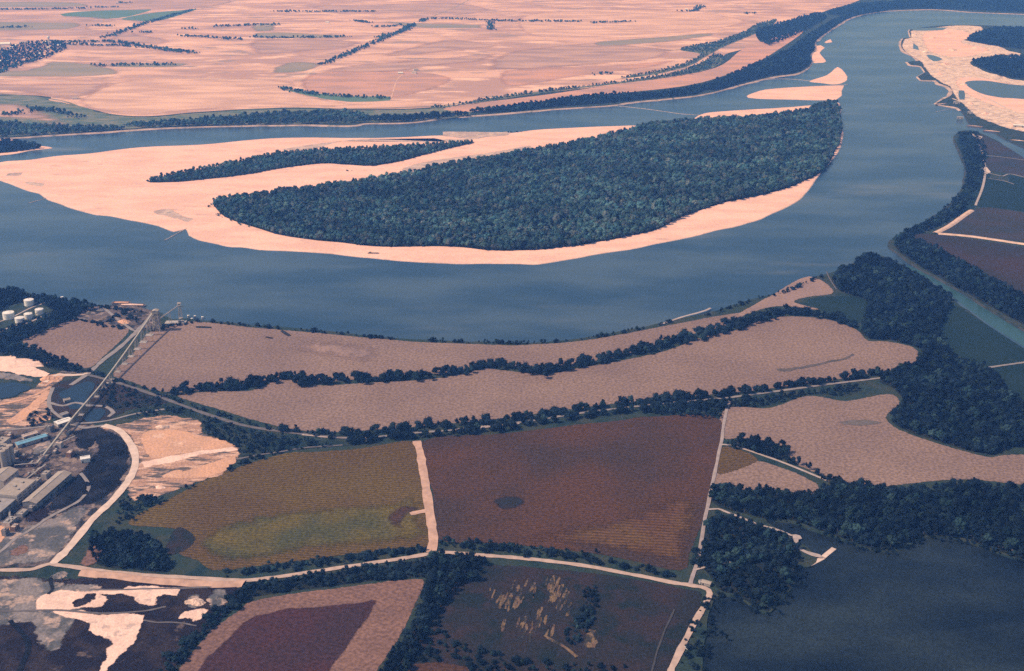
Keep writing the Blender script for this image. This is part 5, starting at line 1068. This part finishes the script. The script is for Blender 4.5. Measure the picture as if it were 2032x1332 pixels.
# barges at the loading yard
def barge(x, y, rz, L, Wd, label, cargo, group='barges moored at the loading yard'):
    q = g1(x, y, WZ); root = empty('barge', (q.x, q.y, WZ), rz); tag(root, label, 'barge', group)
    v = []; h = 2.6; rk = 5
    for yy in (-Wd/2, Wd/2): v += [(-L/2+rk, yy, -.8), (L/2-rk, yy, -.8), (L/2, yy, h), (-L/2, yy, h)]
    m = MB(); m.add(v, [(0, 1, 2, 3), (7, 6, 5, 4), (0, 4, 5, 1), (1, 5, 6, 2), (2, 6, 7, 3), (3, 7, 4, 0)]); m.build('hull', 'hull', root)
    m = MB()
    for s in (-1, 1): m.box((0, s*(Wd/2-1), h+.6), (L-8, .35, 1.2)); m.box((s*(L/2-4), 0, h+.6), (.35, Wd-2.4, 1.2))
    m.build('coaming', 'rust', root)
    m = MB(); n = 9; vv_ = []; r = random.Random(int(x))
    for i in range(n):
        for j in range(4):
            t = i/(n-1); zz = h+.1+(1.6*math.sin(math.pi*t)*(1 if 0 < j < 3 else 0.15)+r.uniform(0, .4))
            vv_.append((-L/2+5+(L-10)*t, (-Wd/2+1.4)+(Wd-2.8)*j/3, zz))
    m.add(vv_, [(i*4+j, (i+1)*4+j, (i+1)*4+j+1, i*4+j+1) for i in range(n-1) for j in range(3)]); m.build('cargo', cargo, root)
    for s in (-1, 1): m = MB(); m.box((s*(L/2-2), 0, h+.4), (.6, 1.2, .8)); m.build('bitt', 'steel', root)
barge(262, 607.5, -0.05, 56, 11, 'long barge loaded with pale stone at the loading yard', 'lime')
barge(241, 603, -0.03, 40, 11, 'shorter barge heaped with orange gravel moored outside the long one', 'clay')
barge(1868, 208, 0.3, 50, 12, 'barge moored off the sand workings', 'lime', 'barges off the sand workings')
barge(1935, 252, -0.55, 60, 11, 'rust-dark barge at the mouth of the canal inlet', 'damp_sand', 'barges off the sand workings')
barge(1968, 262, -0.55, 60, 11, 'white-loaded barge in the canal inlet', 'lime', 'barges off the sand workings')
barge(2022, 281, -0.55, 60, 11, 'pale barge under the bank of the canal inlet', 'lime', 'barges off the sand workings')
barge(1842, 122, 0.2, 44, 12, 'barge at the far tip of the sand workings', 'lime', 'barges off the sand workings') if False else None
# sand and stone heaps
def heap(x, y, r0, h, mat, label, seed, group='stockpiles', sx=1.4):
    q = g1(x, y); r = np.random.default_rng(seed); n = 22; rings = 7; v = []; f = []
    ph = r.uniform(0, 6.28, 4)
    for k in range(rings):
        t = k/(rings-1)
        for i in range(n):
            a = 6.283*i/n; rad = r0*(1-t)*(1+.16*math.sin(2*a+ph[0])+.1*math.sin(3*a+ph[1])+.06*math.sin(7*a+ph[2])+.05*r.normal())
            v.append((rad*math.cos(a)*sx, rad*math.sin(a), h*(t**.9)+(.25*r.normal() if 0 < k < rings-1 else 0)-(0.3 if k == 0 else 0)))
    for k in range(rings-1):
        for i in range(n): j = (i+1) % n; f.append((k*n+i, k*n+j, (k+1)*n+j, (k+1)*n+i))
    m = MB(); m.add(v, f); o = m.build('stockpile', mat); o.location = q; tag(o, label, 'stockpile', group); return o
heap(247, 640, 10, 7, 'clay', 'orange gravel stockpile in the loading yard', 1)
heap(98, 752, 11, 7, 'clay', 'small orange clay stockpile by the road fork', 2)
heap(86, 762, 6, 4, 'clay', 'tiny orange clay stockpile behind the fork', 3)
heap(30, 722, 22, 8, 'lime', 'great white lime stockpile beside the tree strip', 4, sx=3.0)
heap(145, 632, 6, 3, 'grey_tailings', 'low grey stockpile at the wooded end of the loading yard', 5) if False else None
for i, (x, y, r0, h) in enumerate(((180, 622, 8, 4), (200, 616, 7, 4), (212, 612, 6, 3), (165, 634, 9, 3))):
    heap(x, y, r0, h, 'grey_tailings', 'pale grey stockpile in the row along the loading yard', 20+i, 'grey stockpiles of the loading yard')
for i, (x, y, r0, h) in enumerate(((1815, 70, 16, 9), (1850, 76, 18, 10), (1880, 66, 20, 10), (1838, 104, 20, 11), (1875, 128, 18, 9), (1862, 148, 16, 9), (1890, 100, 22, 10), (1935, 96, 18, 8), (1960, 104, 16, 7), (1910, 168, 14, 8), (1925, 206, 13, 7), (1955, 226, 14, 7), (1800, 92, 12, 7), (2008, 250, 14, 7))):
    heap(x, y, r0, h, 'sand' if i % 3 else 'quarry', 'conical sand heap among the far workings', 40+i, 'sand heaps of the workings', 1.2)
for i, (x, y, r0, h, mt) in enumerate(((388, 1196, 9, 5, 'quarry'), (434, 1190, 10, 4, 'grey_tailings'), (310, 985, 5, 2, 'quarry'), (318, 968, 6, 3, 'lime'), (118, 1142, 8, 3, 'grey_tailings'), (322, 848, 8, 4, 'quarry'))):
    heap(x, y, r0, h, mt, ('buff spoil heap on the black ground', 'ring-marked grey spoil heap at the tree belt', 'low rubble heap below the quarry edge', 'bright lime heap at the quarry edge', 'grey rubble heap beside the gravel road', 'pale rubble heap above the clay bank')[i], 70+i, 'spoil heaps')
for i, (x, y, r0, h) in enumerate(((160, 978, 9, 6), (140, 992, 8, 5), (172, 962, 7, 5), (212, 930, 13, 8), (226, 900, 11, 7), (205, 960, 10, 6))):
    heap(x, y, r0, h, 'coal_ground', 'black coal stockpile beside the long warehouse' if i < 3 else 'black coal stockpile in the bend of the haul road', 90+i, 'coal stockpiles by the warehouse' if i < 3 else 'coal stockpiles by the haul road')
rb = random.Random(11)
for i, (x, y) in enumerate(((30, 905), (48, 912), (62, 925), (80, 938), (92, 948), (110, 900), (118, 888), (140, 905), (20, 870), (90, 868), (52, 948), (70, 940), (12, 1062), (30, 1052), (64, 1012), (84, 915), (128, 862), (100, 856))):
    k = rb.uniform(5, 11); flat_building(x, y, k*1.4, k, rb.uniform(3.5, 9), RZ+rb.choice([0, 0, 1.57]), 'small grey outbuilding crowded into the works yard', rb.choice(['concrete', 'wall_grey', 'rust']), 'outbuilding', 1, 1, 'outbuildings of the works', rb.choice(['pale_roof', 'grey_roof', 'tan_roof', 'rust']))
def pipe_rack(a, b, h, label):
    pa, pb = g1(*a), g1(*b); root = empty('pipe_rack', pa); tag(root, label, 'pipe rack'); d = pb-pa; n_ = d.cross(Vector((0, 0, 1))).normalized(); k = max(2, int(d.length/9))
    for e in (-.8, 0, .8): m = MB(); m.beam(n_*e+Vector((0, 0, h)), d+n_*e+Vector((0, 0, h)), .6); m.build('pipe', 'steel', root)
    for i in range(k+1): m = MB(); q_ = d*(i/k); m.beam(q_+n_*1.2, q_+n_*1.2+Vector((0, 0, h)), .4); m.beam(q_-n_*1.2, q_-n_*1.2+Vector((0, 0, h)), .4); m.build('post', 'rust', root)
pipe_rack((30, 930), (74, 926), 6, 'rusty pipe rack between the silos and the conveyor foot')
pipe_rack((52, 960), (92, 930), 7, 'inclined pipe rack above the flat-roofed hall')
pipe_rack((20, 1000), (20, 1030), 5, 'short pipe rack behind the low grey hall')
pipe_rack((80, 905), (150, 872), 6, 'long pipe rack beside the conveyor in the yard')
# tank jetty
q = g1(118, 595, 0); root = empty('tank_jetty', q, 0.7); tag(root, 'little white pump jetty at the end of the tank lane', 'jetty')
m = MB(); m.box((0, 0, 1), (16, 5, .8)); m.build('deck', 'white_paint', root); m = MB(); m.box((6, 0, 3.4), (5, 4, 3.9)); m.build('pump_hut', 'white_paint', root)
for i in range(4): m = MB(); m.lathe((-6+4*i, 0, -4), [(.5, 0), (.5, 4.6)], 8); m.build('pile', 'rust', root)
# driftwood wreck on the sandbar
q = g1(742, 503, IZ); root = empty('driftwood_raft', (q.x, q.y, IZ), -0.05); tag(root, 'dark stranded driftwood raft on the sand beach', 'driftwood')
for i in range(6): m = MB(); m.beam((-13+random.uniform(-2, 2), -2.5+i*1.1, .6), (13+random.uniform(-4, 2), -2.5+i*1.1+random.uniform(-.6, .6), .7), 1.0); m.build('log', 'driftwood', root)
m = MB(); m.box((-9, 0, 2), (5, 5, 2.6)); m.build('stump', 'driftwood', root)

# village, farmsteads -----------------------------------------------------
def house(x, y, L, Wd, H, rz, roof, label, group, name='house'):
    p = g1(x, y); root = empty(name, p, rz); tag(root, label, 'house' if name == 'house' else 'barn', group)
    m = MB(); m.box((0, 0, H/2), (L, Wd, H)); m.build('wall', 'white_paint', root)
    m = MB(); m.gable((0, 0, H+.05), (L, Wd), Wd*.28, .5, .25); rf = m.build('roof', roof, root)
    m = MB(); m.box((L*.25, Wd*.1, H+Wd*.28), (1, 1, 2.2)); m.build('chimney', 'rust', rf)
    m = MB(); m.box((0, -Wd/2-.05, 1.1), (1.2, .1, 2.2)); m.build('door', 'dark_glass', root)
    for i in (-1, 1): m = MB(); m.box((i*L*.3, -Wd/2-.05, H*.55), (1.6, .1, 1.4)); m.build('window', 'dark_glass', root)
r = random.Random(5)
for i in range(24):
    x = r.uniform(-25, 122); y = r.uniform(88, 124)-max(0, x-60)*0.22
    house(x, y, r.uniform(13, 26), r.uniform(10, 15), r.uniform(4, 6.5), r.uniform(-.4, .4), r.choice(['white_paint', 'pale_roof', 'tan_roof', 'white_paint']), 'small pale house among the village trees', 'houses of the far village')
house(10, 90, 60, 26, 9, 0.1, 'white_paint', 'biggest white-roofed hall at the village edge', 'village halls', 'barn'); house(48, 88, 45, 22, 8, 0.0, 'pale_roof', 'long pale-roofed hall at the village edge', 'village halls', 'barn')
for x, y, l in ((513, 52, 'white farmhouse beside the far tree-lined plot'), (530, 53, 'pale farm building inside the far tree-lined plot'), (650, 46, 'lone white farmhouse on the far plain'), (233, 8, 'white farmhouse behind the far tree row'), (150, 197, 'white hut beside the levee road'),
                (795, 147, 'farmhouse at the end of the orange field lane'), (822, 146, 'farm building beside the orange field'), (825, 140, 'pale barn behind the orange field'), (1362, 20, 'farmhouse on the far eastern plain'), (288, 63, 'barn by the forked tree rows')):
    house(x, y, 22, 12, 6, r.uniform(-.3, .3), r.choice(['white_paint', 'tan_roof']), l, 'farmsteads of the far plain')
q = g1(98, 90); root = empty('water_tower', q); tag(root, 'tall pale water tower at the village edge', 'tower')
for a in range(4): m = MB(); m.beam((7*math.cos(a*1.571), 7*math.sin(a*1.571), 0), (4*math.cos(a*1.571), 4*math.sin(a*1.571), 34), 1.3); m.build('leg', 'white_paint', root)
m = MB(); m.lathe((0, 0, 33), [(1.5, 0), (6, 3), (7, 6), (7, 12), (4, 14.5), (.4, 15.5)], 20); m.build('bowl', 'white_paint', root)
m = MB(); m.lathe((0, 0, 0), [(1.2, 0), (1.2, 33.5)], 12); m.build('riser', 'white_paint', root)
# sheds at the sand workings
for x, y, L, l in ((2022, 252, 40, 'white-roofed plant building at the canal inlet'), (1905, 236, 22, 'grey screening shed above the canal mouth'), (1925, 226, 18, 'dark hopper shed beside the canal mouth'), (1898, 206, 24, 'small screening plant shed near the haul road')):
    shed(x, y, L, L*.5, 7, -.4, 'white_paint' if 'white' in l else 'grey_roof', 'concrete', l, 'plant_shed', 1.6, None, 2, 3)

# ================================================================== HAZE
m = MB(); m.box((0, 10000, 425), (48600, 28600, 866)); hz = bpy.data.meshes.new('haze'); hz.from_pydata(m.v, [], m.f); hz.update()
ho = bpy.data.objects.new('haze', hz); C.objects.link(ho)
hm = bpy.data.materials.new('haze'); hm.use_nodes = True; t = hm.node_tree; t.nodes.clear()
o_ = t.nodes.new('ShaderNodeOutputMaterial'); pv = t.nodes.new('ShaderNodeVolumePrincipled')
pv.inputs['Color'].default_value = (0.13, 0.36, 1.0, 1); pv.inputs['Absorption Color'].default_value = (1, 1, 1, 1); pv.inputs['Density'].default_value = 9.5e-5; pv.inputs['Anisotropy'].default_value = 0.2
t.links.new(pv.outputs[0], o_.inputs['Volume']); hz.materials.append(hm)
tag(ho, 'thin pale summer haze over the whole valley', kind='stuff')
